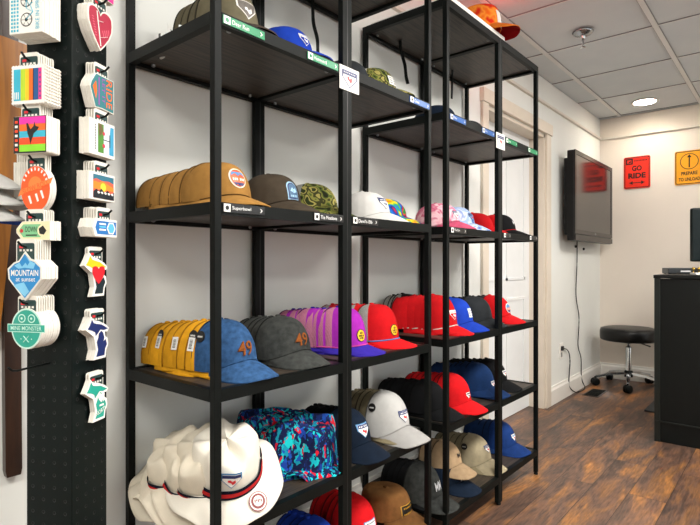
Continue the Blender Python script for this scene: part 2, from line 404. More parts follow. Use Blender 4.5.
shelf_label('Easy', 'label_blue', '#185aa8', 0, 1.868, z2, 'blue shelf label left of the dark navy cap')
shelf_label('Zip', 'label_blue', '#185aa8', 0, 2.150, z2, 'blue shelf label between the navy cap and the small white card', w=.12)
shelf_label('Snow', 'label_green', '#0a8454', 1, 2.398, z2, 'green shelf label right of the small white card')
shelf_label('', 'label_green', '#0a8454', 1, 2.672, z2, 'green shelf label at the last post nearest the door', w=.125)
shelf_label('Tie Dye', 'label_black', '#151617', 0, 1.873, z3, 'black shelf label below the pink tie-dye cap')
shelf_label('', 'label_black', '#151617', 0, 2.372, z3, 'black shelf label right of the post under the red and black cap', w=.08)
shelf_label('', 'label_black', '#151617', 0, 2.69, z3, 'black shelf label at the last post, middle height', w=.105)

SHIELD = [(-1, .92), (1, .92), (1, .1), (0, -1), (-1, .1)]
def placard(x, z, label):
    o = empty('logo_card', (x, YF-.0108, z), label=label, cat='sign')
    MB().box(-.046, -.001, -.036, .046, 0, .036).build('card', WHITE, o)
    m = MB(); s = .034
    P = lambda k: [(p[0]*s*k*1.05, p[1]*s*k*.8) for p in SHIELD]
    m.flat(P(1), -.0013, 0); m.flat(P(.84), -.0016, 1); m.flat([(-.034, .0245), (.034, .0245), (.034, .011), (-.034, .011)], -.0019, 0)
    for k in range(7): m.flat(rect(-.028+k*.0083, .0165, -.0245+k*.0083, .0195), -.0022, 1)
    m.flat([(-.012, .006), (-.004, .008), (.0, .0), (.01, .008), (.012, -.004), (.004, -.012), (-.002, -.006), (-.01, -.002)], -.0019, 2)
    m.build('emblem', [NAVY, WHITE, REDI], o)
placard(1.248, 1.686, 'white card with a blue and red shield on the middle post of the nearer unit')
placard(2.34, 1.69, 'small white card with a blue shield on the unit by the door')

# ------------------------------------------------------------------ caps
A0, B0 = .090, .104
class Cap:
    def __init__(s, h=.135, arch=.022, brim=.078, front=.62, back=.9, lean=.10, a=A0, b=B0, soft=0, droop=.012, seed=1, r0=.018):
        s.__dict__.update(locals()); s.rnd = random.Random(seed)
        s.ph = [s.rnd.uniform(0, 6.28) for _ in range(6)]
    def zb(s, th):
        lim = math.radians(64); x = math.sin(th); xm = math.sin(lim)
        return s.r0+(max(0, s.arch*(1-(x/xm)**2)) if abs(th) < lim else 0)
    def prof(s, th, ph):
        k = (math.cos(th)+1)/2; e1 = s.back+(s.front-s.back)*k**1.2; e2 = .92
        return math.cos(ph)**e1, math.sin(ph)**e2
    def pt(s, th, t, off=0, zlow=None):
        """th=0 is the front (-Y); t 0 base .. 1 button"""
        rho, u = s.prof(th, t*PI/2*.9999)
        zb = s.zb(th) if zlow is None else zlow
        z = zb+(s.h-zb)*u
        gr = 0
        for q in range(-3, 4):
            dd = (th-q*PI/3+PI) % (2*PI)-PI
            if abs(dd) < .03: gr = .0016*(1-t*.6)
        w = s.soft*(math.sin(th*3+s.ph[0]+t*4)+math.sin(th*7+s.ph[1]-t*6)*.6+math.sin(t*9+s.ph[2]+th*2)*.7)*t*(1.15-t)
        r = 1+w
        x = (s.a*rho*r+off-gr)*math.sin(th); y = -(s.b*rho*r+off-gr)*math.cos(th)+s.lean*z*.6
        return (x, y, z+off*.4*t+w*.05)
    def crown(s, t0, t1, open_back=False, nc=72, nr=15, mi=0, m=None):
        """part of the crown between two angles (degrees)"""
        m = m or MB(); cols = max(6, int(nc*(t1-t0)/360)); vs = []; fs = []
        for i in range(nr+1):
            t = i/nr
            for j in range(cols+1):
                th = math.radians(t0+(t1-t0)*j/cols); zl = None
                if open_back:
                    dd = abs(((math.degrees(th)-180+180) % 360)-180)
                    if dd < 26: zl = .055*math.sqrt(max(0, 1-(dd/26)**2))
                vs.append(s.pt(th, t, 0, zl))
        for i in range(nr):
            for j in range(cols): a = i*(cols+1)+j; fs.append((a, a+1, a+cols+2, a+cols+1))
        return m.add(vs, fs, mi, True)
    def brimmesh(s, m=None, mi=0, mu=1, th=.0035, flare=.12):
        m = m or MB(); lim = math.radians(64); n = 28; q = 7; T = []; U = []
        xm = s.a*math.sin(lim)*1.12
        for j in range(n+1):
            ss = -1+2*j/n; a = lim*ss; P = Vector((s.a*math.sin(a), -s.b*math.cos(a), 0))
            L = s.brim*(1-abs(ss)**3.2)**.62 if abs(ss) < 1 else 0
            D = Vector((math.sin(a)*flare*2, -1, 0)).normalized()
            for i in range(q+1):
                r = i/q; p = P+D*L*r
                z = s.zb(a)*(1-r)+r*(s.arch*max(0, 1-(p.x/xm)**2)*.82)-s.droop*r*r*(1-.5*abs(ss))+.001
                T.append((p.x, p.y, max(z, .0042))); U.append((p.x, p.y, max(z-th, .0006)))
        F = []
        for j in range(n):
            for i in range(q): a = j*(q+1)+i; F.append((a, a+1, a+q+2, a+q+1))
        m.add(T, F, mi, True); m.add(U, [tuple(reversed(f)) for f in F], mu, True)
        o = [j*(q+1)+q for j in range(n+1)]; N = len(T)
        m.add(T+U, [(o[j], o[j+1], o[j+1]+N, o[j]+N) for j in range(n)], mi, True)
        return m
    def fpt(s, x, z, off=.002):
        """point on the front of the crown at sideways x and height z"""
        x = max(-s.a*.95, min(s.a*.95, x)); th = math.asin(max(-1, min(1, x/s.a)))
        for _ in range(3):
            zb = s.zb(th); u = max(0, min(.999, (z-zb)/(s.h-zb))); ph = math.asin(u**(1/.92)); rho = s.prof(th, ph)[0]
            th = math.asin(max(-.97, min(.97, x/(s.a*rho+off))))
        p = s.pt(th, ph/(PI/2), off); return (x, p[1], z)
def sub_poly(pts, cuts=3):
    bm = bmesh.new(); f = bm.faces.new([bm.verts.new((p[0], 0, p[1])) for p in pts]); bmesh.ops.triangulate(bm, faces=[f])
    bmesh.ops.subdivide_edges(bm, edges=bm.edges[:], cuts=cuts, use_grid_fill=True)
    bm.verts.index_update(); r = ([(v.co.x, v.co.z) for v in bm.verts], [[v.index for v in q.verts] for q in bm.faces]); bm.free(); return r
def wrap(m, cp, pts, cx, cz, off, mi, cuts=3):
    vs, fs = sub_poly(pts, cuts); m.add([cp.fpt(cx+x, cz+z, off) for x, z in vs], fs, mi, False)

# patches: each returns one mesh with several inks
def patch_shield(cp, e, cx=0, cz=.072, s=.026, rim=None, ground=None, bar=None, fig=None):
    m = MB(); P = lambda k: [(p[0]*s*k, p[1]*s*k*.85) for p in SHIELD]
    wrap(m, cp, P(1), cx, cz, .0015, 0); wrap(m, cp, P(.87), cx, cz, .0023, 1)
    wrap(m, cp, [(-s*.86, s*.68), (s*.86, s*.68), (s*.86, s*.28), (-s*.86, s*.28)], cx, cz, .003, 2, 2)
    for k in range(6): wrap(m, cp, rect(-s*.72+k*s*.25, s*.40, -s*.58+k*s*.25, s*.56), cx, cz, .0036, 1, 0)
    wrap(m, cp, [(-s*.35, .1*s), (-s*.1, .16*s), (.08*s, -.05*s), (.35*s, .15*s), (.38*s, -.2*s), (.1*s, -.42*s), (-.05*s, -.18*s), (-.32*s, -.1*s)], cx, cz, .003, 3, 1)
    return m.build('patch', [rim or NAVY, ground or WHITE, bar or NAVY, fig or REDI], e)
def patch_round(cp, e, inks, cx=0, cz=.072, s=.026, style='sun'):
    m = MB(); wrap(m, cp, circ(0, 0, s, 24), cx, cz, .0015, 0); wrap(m, cp, circ(0, 0, s*.88, 24), cx, cz, .0023, 1)
    if style == 'sun':
        wrap(m, cp, [(-.85*s, .1*s), (.85*s, .1*s), (.7*s, -.42*s), (-.7*s, -.42*s)], cx, cz, .003, 2, 2)
        wrap(m, cp, [(-.62*s, .62*s), (.62*s, .62*s), (.82*s, .2*s), (.3*s, .42*s), (0, .2*s), (-.35*s, .45*s), (-.82*s, .2*s)], cx, cz, .003, 3, 2)
        wrap(m, cp, [(-.68*s, -.47*s), (.68*s, -.47*s), (.4*s, -.77*s), (-.4*s, -.77*s)], cx, cz, .003, 4, 2)
        for k in range(7): wrap(m, cp, rect(-.68*s+k*.2*s, -.25*s, -.57*s+k*.2*s, -.02*s), cx, cz, .0037, 5, 0)
    else:
        for zz, w in ((.38, .3), (-.05, .62), (-.42, .5)):
            k = -w
            while k < w: wrap(m, cp, rect(k*s, (zz-.14)*s, (k+.16)*s, (zz+.14)*s), cx, cz, .003, 2, 0); k += .25
    return m.build('patch', inks, e)
def patch_tomb(cp, e, cx=0, cz=.07):
    m = MB(); o = [(-.021, -.027), (.021, -.027)]+[(.021*math.cos(a*PI/10), .01+.02*math.sin(a*PI/10)) for a in range(11)]
    wrap(m, cp, o, cx, cz, .0015, 0); wrap(m, cp, [(x*.88, z*.88) for x, z in o], cx, cz, .0023, 1); wrap(m, cp, [(x*.76, z*.76) for x, z in o], cx, cz, .003, 2)
    wrap(m, cp, [(-.012, 0), (-.003, .012), (.004, .004), (.009, .012), (.013, -.002), (.002, -.006)], cx, cz, .0036, 0, 1)
    for k in range(5): wrap(m, cp, rect(-.012+k*.0052, -.018, -.0085+k*.0052, -.012), cx, cz, .0036, 0, 0)
    return m.build('patch', [plastic('pale_blue_ink', '#9fc6e0'), NAVY, plastic('slate_ink', '#3f6486')], e)
def patch_text(cp, e, txt, mt, w, h, cx=0, cz=.07, under=None):
    m = MB(); m.text(txt, cx, cz, w, h, 0, 0, fn=lambda x, z: cp.fpt(x, z, .0035))
    if under: m.text(txt, cx-.002, cz-.002, w*1.04, h*1.04, 0, 1, fn=lambda x, z: cp.fpt(x, z, .002))
    return m.build('embroidery', [mt, under or mt], e)
def patch_box(cp, e, inks, w=.022, h=.02, cx=0, cz=.07, marks=3):
    m = MB(); wrap(m, cp, rrect(-w, -h, w, h, .003), cx, cz, .0015, 0, 2); wrap(m, cp, rrect(-w*.9, -h*.88, w*.9, h*.88, .003), cx, cz, .0023, 1, 2)
    for r_ in range(marks):
        zz = h*(.5-r_*1.0/max(1, marks-1)) if marks > 1 else 0
        k = -w*.7
        while k < w*.65: wrap(m, cp, rect(k, zz-h*.13, k+w*.13, zz+h*.13), cx, cz, .003, 2, 0); k += w*.22
    return m.build('patch', inks, e)

EY = {}
def make_cap(name, front, back=None, brim=None, under=None, button=None, cp=None, patch=None, nested=False, rope=None, tagkind=None, edge=None, strap=None, straps=None, label='', cat='cap', group=None):
    """a baseball cap: crown, side panels, brim, button, eyelets, sweatband, strap, patch"""
    e = empty(name, label=label, cat=cat, group=group)
    back = back or front; brim = brim or front
    two = back is not front
    endb = 98 if nested else 180
    sol = lambda o: o
    if two:
        cp.crown(-66, 66).build('front_panel', front, e)
        m = MB(); cp.crown(66, endb if nested else 180, not nested, m=m); cp.crown(-endb if nested else -180, -66, not nested, m=m); m.build('mesh_back', back, e)
    else: cp.crown(-endb, endb, not nested).build('crown', front, e)
    m = MB(); cp.brimmesh(m); m.build('brim', [brim, under or brim], e)
    if True:
        tp = cp.pt(0, 1); MB().lathe([(.0085, -.001), (.0085, .002), (.006, .0045), (0, .0055)], (0, tp[1], tp[2]), 14).build('button', button or brim, e)
    # seam between crown and brim
    ln = [cp.pt(math.radians(a), 0.0, .0016) for a in range(-66, 67, 6)]
    ln = [(x, y, z+.0035) for x, y, z in ln]
    MB().tube(ln, .0013 if not rope else .0026, 6).build('rope' if rope else 'brim_seam', rope or edge or brim, e)
    if not nested:
        m = MB(); vs = []; fs = []
        for a in range(150, 211, 4):
            p = cp.pt(math.radians(a), .0, .0012, 0); vs += [(p[0], p[1], .004), (p[0], p[1], .024)]
        m.add(vs, [(2*i, 2*i+1, 2*i+3, 2*i+2) for i in range(len(vs)//2-1)], 0, True); m.build('strap', strap or back, e)
    if nested:                                   # back edges of the folded-in crown, darkened to paint the gaps' shade
        for sg in (-1, 1):
            MB().tube([cp.pt(math.radians(sg*endb), t_/14, .0008) for t_ in range(14)], .0024, 6).build('back_binding', edge or edge_shade(front) or brim, e)
    if patch: patch(cp, e)
    if tagkind: hang_tag(cp, e, tagkind)
    return e
TAGW = plastic('tag_white', '#e9e8e4', .5)
def hang_tag(cp, e, kind, ang=-82, t=.42):
    p = Vector(cp.pt(math.radians(ang), t, .004)); n = Vector((math.sin(math.radians(ang)), -math.cos(math.radians(ang)), .25)).normalized()
    up = (Vector((0, 0, 1))-n*n.z).normalized(); sd = up.cross(n)
    def W(x, z, d): return tuple(p+sd*x+up*z+n*d)
    m = MB()
    if 'd' in kind:
        c_ = circ(0, .008, .015, 20); m.add([W(x, z, .0) for x, z in c_]+[W(x, z, .0015) for x, z in c_], [tuple(range(20)), tuple(range(20, 40))]+[(k, (k+1) % 20, (k+1) % 20+20, k+20) for k in range(20)], 1)
        for k in range(5): m.add([W(*q, .002) for q in rect(-.009+k*.0036, .005, -.0066+k*.0036, .0095)], [(0, 1, 2, 3)], 0)
    if 'b' in kind:
        q = rect(-.011, -.036, .011, .002); m.add([W(x, z, .0022) for x, z in q]+[W(x, z, .0034) for x, z in q], [(0, 1, 2, 3), (4, 5, 6, 7), (0, 1, 5, 4), (1, 2, 6, 5), (2, 3, 7, 6), (3, 0, 4, 7)], 0)
        for k in range(9): m.add([W(x, z, .0038) for x, z in rect(-.006, -.030+k*.003, .005, -.030+k*.003+(.0012 if k % 3 else .002))], [(0, 1, 2, 3)], 1)
    m.build('hang_tag', [TAGW, BLKI], e)

# cloths
tan = cloth('tan_canvas', '#a97c3f'); brn = cloth('brown_canvas', '#453c31'); wht = cloth('white_cotton', '#e2e0dc', .05)
mus = cloth('mustard_twill', '#e0a020'); den = cloth('blue_denim', '#345884', .3, 70); ch = cloth('charcoal_denim', '#3c3e3c', .3, 60)
mag = cloth('magenta_cloth', '#a92bb0'); pinkm = mesh_cloth('rose_mesh', '#c07a94', '#8a4a66'); pur = cloth('purple_cloth', '#35269a')
red = cloth('red_twill', '#d4151c', .1); redd = cloth('red_crown', '#c91119', .1); grym = mesh_cloth('grey_mesh', '#9a9a94', '#6a6a66'); roy = cloth('royal_blue', '#1b3fae', .1)
nvy = cloth('navy_twill', '#101d2e'); nvb = cloth('deep_blue', '#15305a'); blk = cloth('black_twill', '#0f1012'); dgr = cloth('dark_grey_cloth', '#303336')
kh = cloth('khaki_twill', '#8f8468'); olv = cloth('olive_canvas', '#6f6853'); ltg = cloth('pale_grey_cloth', '#b9b8b5', .06); beig = cloth('beige_twill', '#b69a78')
brw = cloth('brown_duck', '#7a532d', .2); org = blotch('orange_dye', ['#f04a12', '#f6701c', '#ff9a34', '#e02a10'], 14, interp='LINEAR')
camo = blotch('camouflage', ['#20240f', '#4c5a24', '#7d7c3c', '#3a3a1c', '#9a9150', '#2a3316'], 30, detail=1)
rain = blotch('rainbow_dye', ['#d81e1e', '#f08a18', '#f2d321', '#2aa043', '#1e63c8', '#1c2a6a', '#d81e1e', '#1a8a3a'], 10, interp='LINEAR', dist=1)
pnk = blotch('pink_dye', ['#e9a7b6', '#f2c9cf', '#c9567a', '#efb6c0'], 14, interp='LINEAR', dist=1)
bdy = blotch('blue_dye', ['#5a78b8', '#cfd8e8', '#8aa4d0', '#aebfdc', '#4d6aa8'], 14, interp='LINEAR', dist=1)
flo = blotch('floral_print', ['#14204e', '#182a66', '#0f1a40', '#18c0c4', '#101c44', '#1a4fa8', '#c81c30', '#0f1a40', '#1290a8', '#16b0c0', '#132050', '#0f1a40', '#1a3f98', '#1290a8', '#101c44'], 58, kind='vor', stretch=(2.2, 1.6, .7))
YEL = plastic('yellow_ink', '#efc31e'); ORI = plastic('orange_ink', '#e4642a'); SKY = plastic('sky_ink', '#4d8bbd'); ORT = cloth('rust_thread', '#8e4f22'); GRN = plastic('green_ink', '#1f8a4c')
clear = plastic('snap_plastic', '#d5d8d8', .3)

TIP = 1.046
def put(e, x, lvl, dy=0, rz=0, tilt=0, z=None, side=0):
    e.location = (x, TIP+.078+.104+dy, top(lvl) if z is None else z); e.rotation_euler = (math.radians(tilt), math.radians(side), math.radians(rz)); return e
def stack(builder, front_args, x, lvl, n, gap, names, label_front, label_rest, group, dy=0, rz=0, rest_args=None, drift=0, shrink=.988, last=None, tags=None, rest_name=None, raise_=0.0, lift=0.0):
    """front cap, then its nested followers going back to the wall"""
    f = builder(nested=True, label=label_front, group=None, **front_args); f.name = names; put(f, x, lvl, dy, rz); f.location.z += lift
    ra = dict(front_args); ra.update(rest_args or {}); ra.pop('patch', None); ra['patch'] = None; ra['tagkind'] = None
    proto = None; out = [f]
    for i in range(1, n+1):
        if proto is None: proto = builder(nested=True, label=label_rest, group=group, **{**ra, 'name': rest_name or ra['name']}); e = proto
        else: e = copy_tree(proto, skip=('hang_tag',))
        put(e, x+drift*i+random.uniform(-.002, .002), lvl, dy+gap*i, rz+random.uniform(-5, 5))
        e.location.z += lift
        k = shrink**i; e.scale = (k*random.uniform(.985, 1.005), k, k*random.uniform(.965, 1.0)*(1-.006*i)); e.location.z += raise_*i; e.rotation_euler.x = math.radians(random.uniform(-2.5, 2.0)-.3*i)
        if tags and i in tags: hang_tag(front_args['cp'], e, tags[i], -84-random.uniform(0, 8), .45)
        out.append(e)
    return out

# ---- level 2 (second from the top)
P = Cap
stack(make_cap, dict(name='trucker_cap', front=olv, brim=cloth('dark_olive', '#4a3f38'), cp=P(h=.165, arch=.024, front=.5, back=.8, seed=3),
      patch=lambda c, e: patch_shield(c, e, 0, .085, .032, rim=WHITE, ground=plastic('grey_ink', '#6c6660'), bar=plastic('grey_ink', '#6c6660'), fig=WHITE)), .92, 1, 3, .035, 'trucker_cap',
      'olive canvas cap with a white badge above the Deer Run label', 'olive cap nested behind the one with the white badge', 'olive caps on the second shelf', dy=.0)
put(make_cap('baseball_cap', roy, cp=P(h=.13, soft=.02, seed=5), label='royal blue cap with a small shield, above the second green label',
    patch=lambda c, e: patch_shield(c, e, 0, .075, .022, rim=WHITE, ground=roy, bar=WHITE, fig=WHITE)), 1.135, 1, .0, 4)
put(make_cap('trucker_cap', camo, back=wht, brim=camo, cp=P(h=.13, seed=6), label='camouflage trucker cap with white mesh and a square patch',
    patch=lambda c, e: patch_box(c, e, [BLKI, WHITE, BLKI], .022, .019, 0, .07)), 1.585, 1, .0, 2)
put(make_cap('baseball_cap', dgr, brim=blk, cp=P(h=.12, seed=7), label='dark grey cap with a black brim left of the camouflage trucker cap'), 1.44, 1, .015, 5)
put(make_cap('baseball_cap', nvy, cp=P(h=.115, seed=8), label='dark navy cap right of the second blue label, second shelf of the door unit'), 2.10, 1, .03, 0)
put(make_cap('baseball_cap', dgr, brim=cloth('maroon_cloth', '#4a1c24'), cp=P(h=.11, seed=9), label='dark cap with a maroon brim behind the small white card'), 2.40, 1, .04, 0)

# ---- level 3
stack(make_cap, dict(name='baseball_cap', front=tan, edge=cloth('tan_binding', '#5e421d'), cp=P(h=.132, arch=.016, front=.5, back=.85, seed=11, droop=.006),
      patch=lambda c, e: patch_round(c, e, [plastic('cream_ink', '#efe3cc'), plastic('orange_red_ink', '#e0562c'), ORI, SKY, NAVY, WHITE], .0, .082, .027)), .89, 2, 10, .021, 'baseball_cap',
      'tan canvas cap with a round orange and blue patch at the front of its row', 'tan canvas cap nested in the row behind the round patch', 'tan caps on the third shelf', drift=-.0035, shrink=.988)
put(make_cap('baseball_cap', brn, cp=P(h=.128, front=.55, seed=12), label='dark brown cap with an arched pale blue patch',
    patch=lambda c, e: patch_tomb(c, e, .0, .07)), 1.095, 2, .012, 2)
put(make_cap('trucker_cap', camo, back=mesh_cloth('smoke_mesh', '#8a8c8a', '#62645f'), cp=P(h=.118, arch=.018, seed=13), label='camouflage cap with grey mesh behind the middle post',
    ), 1.262, 2, .008, 0)
put(make_cap('trucker_cap', wht, cp=P(h=.122, seed=14), label='white cap with a dark outlined shield on the third shelf',
    patch=lambda c, e: patch_shield(c, e, -.0, .075, .026, rim=NAVY, ground=WHITE, bar=NAVY, fig=NAVY)), 1.56, 2, .012, 2)
put(make_cap('baseball_cap', rain, cp=P(h=.115, soft=.02, seed=15), label='rainbow tie-dye cap next to the white cap'), 1.728, 2, .05, 0)
put(make_cap('baseball_cap', pnk, brim=cloth('rose_cloth', '#c0506e'), cp=P(h=.125, soft=.015, seed=16), label='pink tie-dye cap beside the blue tie-dye cap',
    patch=lambda c, e: patch_shield(c, e, 0, .07, .022)), 2.08, 2, .005, 0)
put(make_cap('baseball_cap', bdy, cp=P(h=.122, soft=.015, seed=17), label='blue and white tie-dye cap beside the pink tie-dye cap',
    patch=lambda c, e: patch_shield(c, e, 0, .07, .022, rim=NAVY, ground=SKY)), 2.235, 2, .01, 0)
put(make_cap('trucker_cap', blk, back=red, brim=blk, edge=red, cp=P(h=.118, seed=18, arch=.012), label='black cap with red sides on the third shelf by the door',
    patch=lambda c, e: patch_text(c, e, 'M', plastic('silver_thread', '#b9bbbd'), .022, .018, .0, .07)), 2.675, 2, -.005, 0)
put(make_cap('baseball_cap', redd, cp=P(h=.115, seed=19), label='plain red cap left of the red-sided black cap'), 2.50, 2, .04, 0)

# ---- level 4
t49 = lambda c, e: patch_text(c, e, '49', ORT, .046, .036, .0, .078, cloth('brown_thread', '#5d3a26'))
stack(make_cap, dict(name='baseball_cap', front=den, cp=P(h=.148, arch=.026, front=.6, back=.85, brim=.082, soft=.012, seed=21), patch=t49, tagkind='d'), .905, 3, 7, .030, 'baseball_cap',
      'washed blue denim cap with rust coloured 49', 'mustard yellow cap nested in the row behind the blue denim cap', 'mustard caps on the fourth shelf', rest_args=dict(front=mus, brim=mus, edge=cloth('mustard_edge_shade', '#9a6a10')), dy=-.005, drift=-.005,
      tags={1: 'db', 3: 'b', 5: 'db', 7: 'b'}, rz=2)
stack(make_cap, dict(name='baseball_cap', front=ch, cp=P(h=.14, arch=.026, front=.6, back=.85, soft=.015, seed=22), patch=t49), 1.125, 3, 4, .030, 'baseball_cap',
      'washed charcoal cap with rust coloured 49', 'charcoal cap nested behind the charcoal 49 cap', 'charcoal caps on the fourth shelf', dy=.0)
rnd_patch = lambda c, e: patch_round(c, e, [BLKI, YEL, BLKI], .0, .06, .021, 'words')
stack(make_cap, dict(name='snapback_cap', front=mag, back=pinkm, brim=pur, under=pur, rope=cloth('pink_cord', '#d84fa0'), cp=P(h=.150, arch=.006, front=.42, back=.7, droop=.0, seed=23), patch=rnd_patch), 1.405, 3, 7, .024, 'snapback_cap',
      'magenta snapback cap with flat purple brim and round yellow patch', 'magenta snapback cap nested behind the front magenta one', 'magenta snapback caps on the fourth shelf', drift=-.007, shrink=.997)
stack(make_cap, dict(name='snapback_cap', front=red, back=grym, brim=red, rope=cloth('blue_cord', '#6a86c8'), cp=P(h=.150, arch=.006, front=.42, back=.7, droop=.0, seed=24), patch=rnd_patch), 1.60, 3, 6, .028, 'snapback_cap',
      'bright red snapback cap with grey mesh back and round yellow patch', 'red and grey snapback cap nested behind the front one', 'red and grey snapback caps on the fourth shelf', drift=-.006, shrink=.997)
stack(make_cap, dict(name='baseball_cap', front=red, cp=P(h=.165, arch=.016, front=.5, back=.8, seed=25), rope=cloth('white_cord', '#d8d4cc'),
      patch=lambda c, e: patch_shield(c, e, .0, .082, .026, rim=WHITE, ground=red, bar=WHITE, fig=WHITE)), 2.05, 3, 5, .028, 'baseball_cap',
      'red cap with white cord and white shield at the front of its row', 'red cap nested in the row behind the white cord cap', 'red caps on the fourth shelf', drift=-.008, shrink=.997)
stack(make_cap, dict(name='baseball_cap', front=roy, cp=P(h=.145, front=.55, seed=26), patch=lambda c, e: patch_box(c, e, [SKY, WHITE, NAVY], .016, .022, 0, .08)), 2.20, 3, 4, .03, 'baseball_cap',
      'royal blue cap with a small pale patch, fourth shelf', 'black cap nested behind the royal blue cap', 'black caps behind the blue cap', rest_args=dict(front=blk, brim=blk))
stack(make_cap, dict(name='baseball_cap', front=dgr, cp=P(h=.142, front=.55, seed=27)), 2.40, 3, 4, .03, 'baseball_cap',
      'plain dark grey cap at the door unit middle post, fourth shelf', 'black cap nested behind the plain dark grey cap', 'black caps behind the grey cap', rest_args=dict(front=blk, brim=blk))
stack(make_cap, dict(name='baseball_cap', front=red, cp=P(h=.138, front=.55, seed=28),
      patch=lambda c, e: patch_round(c, e, [WHITE, SKY, ORI, SKY, NAVY, WHITE], .0, .075, .024)), 2.62, 3, 3, .03, 'baseball_cap',
      'red cap with a round blue and white patch nearest the door', 'dark cap nested behind the red cap nearest the door', 'dark caps behind the last red cap', rest_args=dict(front=dgr, brim=blk))

stack(make_cap, dict(name='trucker_cap', front=blk, back=grym, cp=P(h=.165, front=.5, back=.8, seed=29)), 2.03, 3, 2, .024, 'trucker_cap',
      'black cap directly behind the red white-cord caps', 'grey mesh trucker cap at the back of the red cap row', 'grey trucker caps behind the red caps', dy=.15)
# ---- level 5
stack(make_cap, dict(name='baseball_cap', front=nvy, cp=P(h=.145, arch=.026, soft=.01, seed=31), patch=lambda c, e: patch_shield(c, e, .0, .085, .028, rim=SKY)), 1.39, 4, 4, .03, 'baseball_cap',
      'dark navy cap with white shield left of the pale grey cap', 'black cap nested behind the dark navy cap', 'black caps behind the navy cap', rest_args=dict(front=blk, brim=blk), dy=-.03)
stack(make_cap, dict(name='baseball_cap', front=ltg, brim=cloth('pale_grey_brim', '#b4b2af', .05), cp=P(h=.165, arch=.034, brim=.086, soft=.012, seed=32), patch=lambda c, e: patch_shield(c, e, .0, .088, .027), tagkind='d'), 1.605, 4, 4, .03, 'baseball_cap',
      'pale grey cap with navy and red shield on the fifth shelf', 'khaki cap nested behind the pale grey cap', 'khaki caps behind the pale grey cap', rest_args=dict(front=kh, brim=kh), dy=-.045)
stack(make_cap, dict(name='baseball_cap', front=blk, cp=P(h=.14, arch=.024, seed=33)), 1.96, 4, 6, .028, 'baseball_cap',
      'black cap left of the red cap, fifth shelf', 'black cap nested behind the front black cap of the fifth shelf', 'black caps beside the red cap')
stack(make_cap, dict(name='baseball_cap', front=red, cp=P(h=.15, arch=.022, seed=34), patch=lambda c, e: patch_shield(c, e, .0, .065, .016, rim=WHITE, fig=BLKI, bar=BLKI)), 2.12, 4, 6, .028, 'baseball_cap',
      'bright red cap with a tiny white badge, fifth shelf', 'red cap nested behind the tiny badge cap', 'red caps on the fifth shelf', dy=-.03, drift=-.002)
stack(make_cap, dict(name='baseball_cap', front=nvb, cp=P(h=.15, arch=.024, soft=.01, seed=35), patch=lambda c, e: patch_shield(c, e, .0, .058, .017, rim=WHITE)), 2.43, 4, 6, .028, 'baseball_cap',
      'deep blue cap at the front of its row, fifth shelf', 'deep blue cap nested behind the front one', 'deep blue caps on the fifth shelf', drift=-.008)
stack(make_cap, dict(name='baseball_cap', front=blk, cp=P(h=.145, arch=.024, soft=.01, seed=36), patch=lambda c, e: patch_shield(c, e, .0, .08, .018, rim=WHITE)), 2.60, 4, 6, .028, 'baseball_cap',
      'black cap with a white badge nearest the door, fifth shelf', 'black cap nested in the last row of the fifth shelf', 'black caps nearest the door', drift=-.006, dy=.01)

# ---- level 6 (lowest)
stack(make_cap, dict(name='baseball_cap', front=roy, cp=P(h=.15, soft=.02, seed=41)), 1.26, 5, 3, .03, 'baseball_cap',
      'royal blue cap on the lowest shelf under the floral hats', 'blue cap nested behind the royal blue one', 'blue caps on the lowest shelf', dy=-.0)
stack(make_cap, dict(name='baseball_cap', front=red, cp=P(h=.16, soft=.012, seed=42), patch=lambda c, e: patch_box(c, e, [SKY, WHITE, NAVY], .03, .016, 0, .08, 2)), 1.465, 5, 4, .028, 'baseball_cap',
      'red cap on the lowest shelf left of the brown cap', 'red cap nested behind the lowest red cap', 'red caps on the lowest shelf')
put(make_cap('flat_top_cap', brw, cp=P(h=.115, soft=.02, front=.28, back=.3, seed=43), label='brown duck cap with a black and gold rectangular patch',
    patch=lambda c, e: patch_box(c, e, [plastic('gold_ink', '#b98a2a'), BLKI, plastic('gold_ink', '#b98a2a')], .036, .022, 0, .055, 2)), 1.685, 5, .0, 2)
stack(make_cap, dict(name='baseball_cap', front=ch, cp=P(h=.155, soft=.01, seed=44), patch=lambda c, e: patch_text(c, e, 'MM', plastic('silver_thread', '#b9bbbd'), .04, .034, .0, .08)), 1.90, 5, 4, .03, 'baseball_cap',
      'washed charcoal cap with silver stitched letters on the lowest shelf', 'dark cap nested behind the charcoal lettered cap', 'dark caps on the lowest shelf', rest_args=dict(front=blk, brim=blk), dy=-.01)
stack(make_cap, dict(name='baseball_cap', front=nvy, cp=P(h=.11, soft=.01, seed=45), patch=lambda c, e: patch_box(c, e, [WHITE, nvy, WHITE], .014, .008, 0, .05, 1)), 2.10, 5, 0, .03, 'baseball_cap',
      'dark navy cap in front of the beige cap, lowest shelf', '', '', dy=-.01)
stack(make_cap, dict(name='baseball_cap', front=beig, cp=P(h=.128, a=.08, b=.092, brim=.07, soft=.01, seed=46), patch=lambda c, e: patch_text(c, e, 'M', BLKI, .02, .018, .0, .08)), 2.115, 5, 2, .03, 'baseball_cap',
      'beige cap with small black mark on the lowest shelf', 'beige cap nested behind the front beige cap', 'beige caps on the lowest shelf', dy=.0, lift=.062)
stack(make_cap, dict(name='baseball_cap', front=cloth('light_khaki', '#a89c80'), cp=P(h=.15, soft=.012, arch=.03, seed=47), patch=lambda c, e: patch_shield(c, e, .0, .098, .022), tagkind='d'), 2.39, 5, 5, .028, 'baseball_cap',
      'light khaki cap with shield badge on the lowest shelf', 'khaki cap nested behind the light khaki cap', 'khaki caps on the lowest shelf', rest_args=dict(front=kh, brim=kh), drift=-.004)
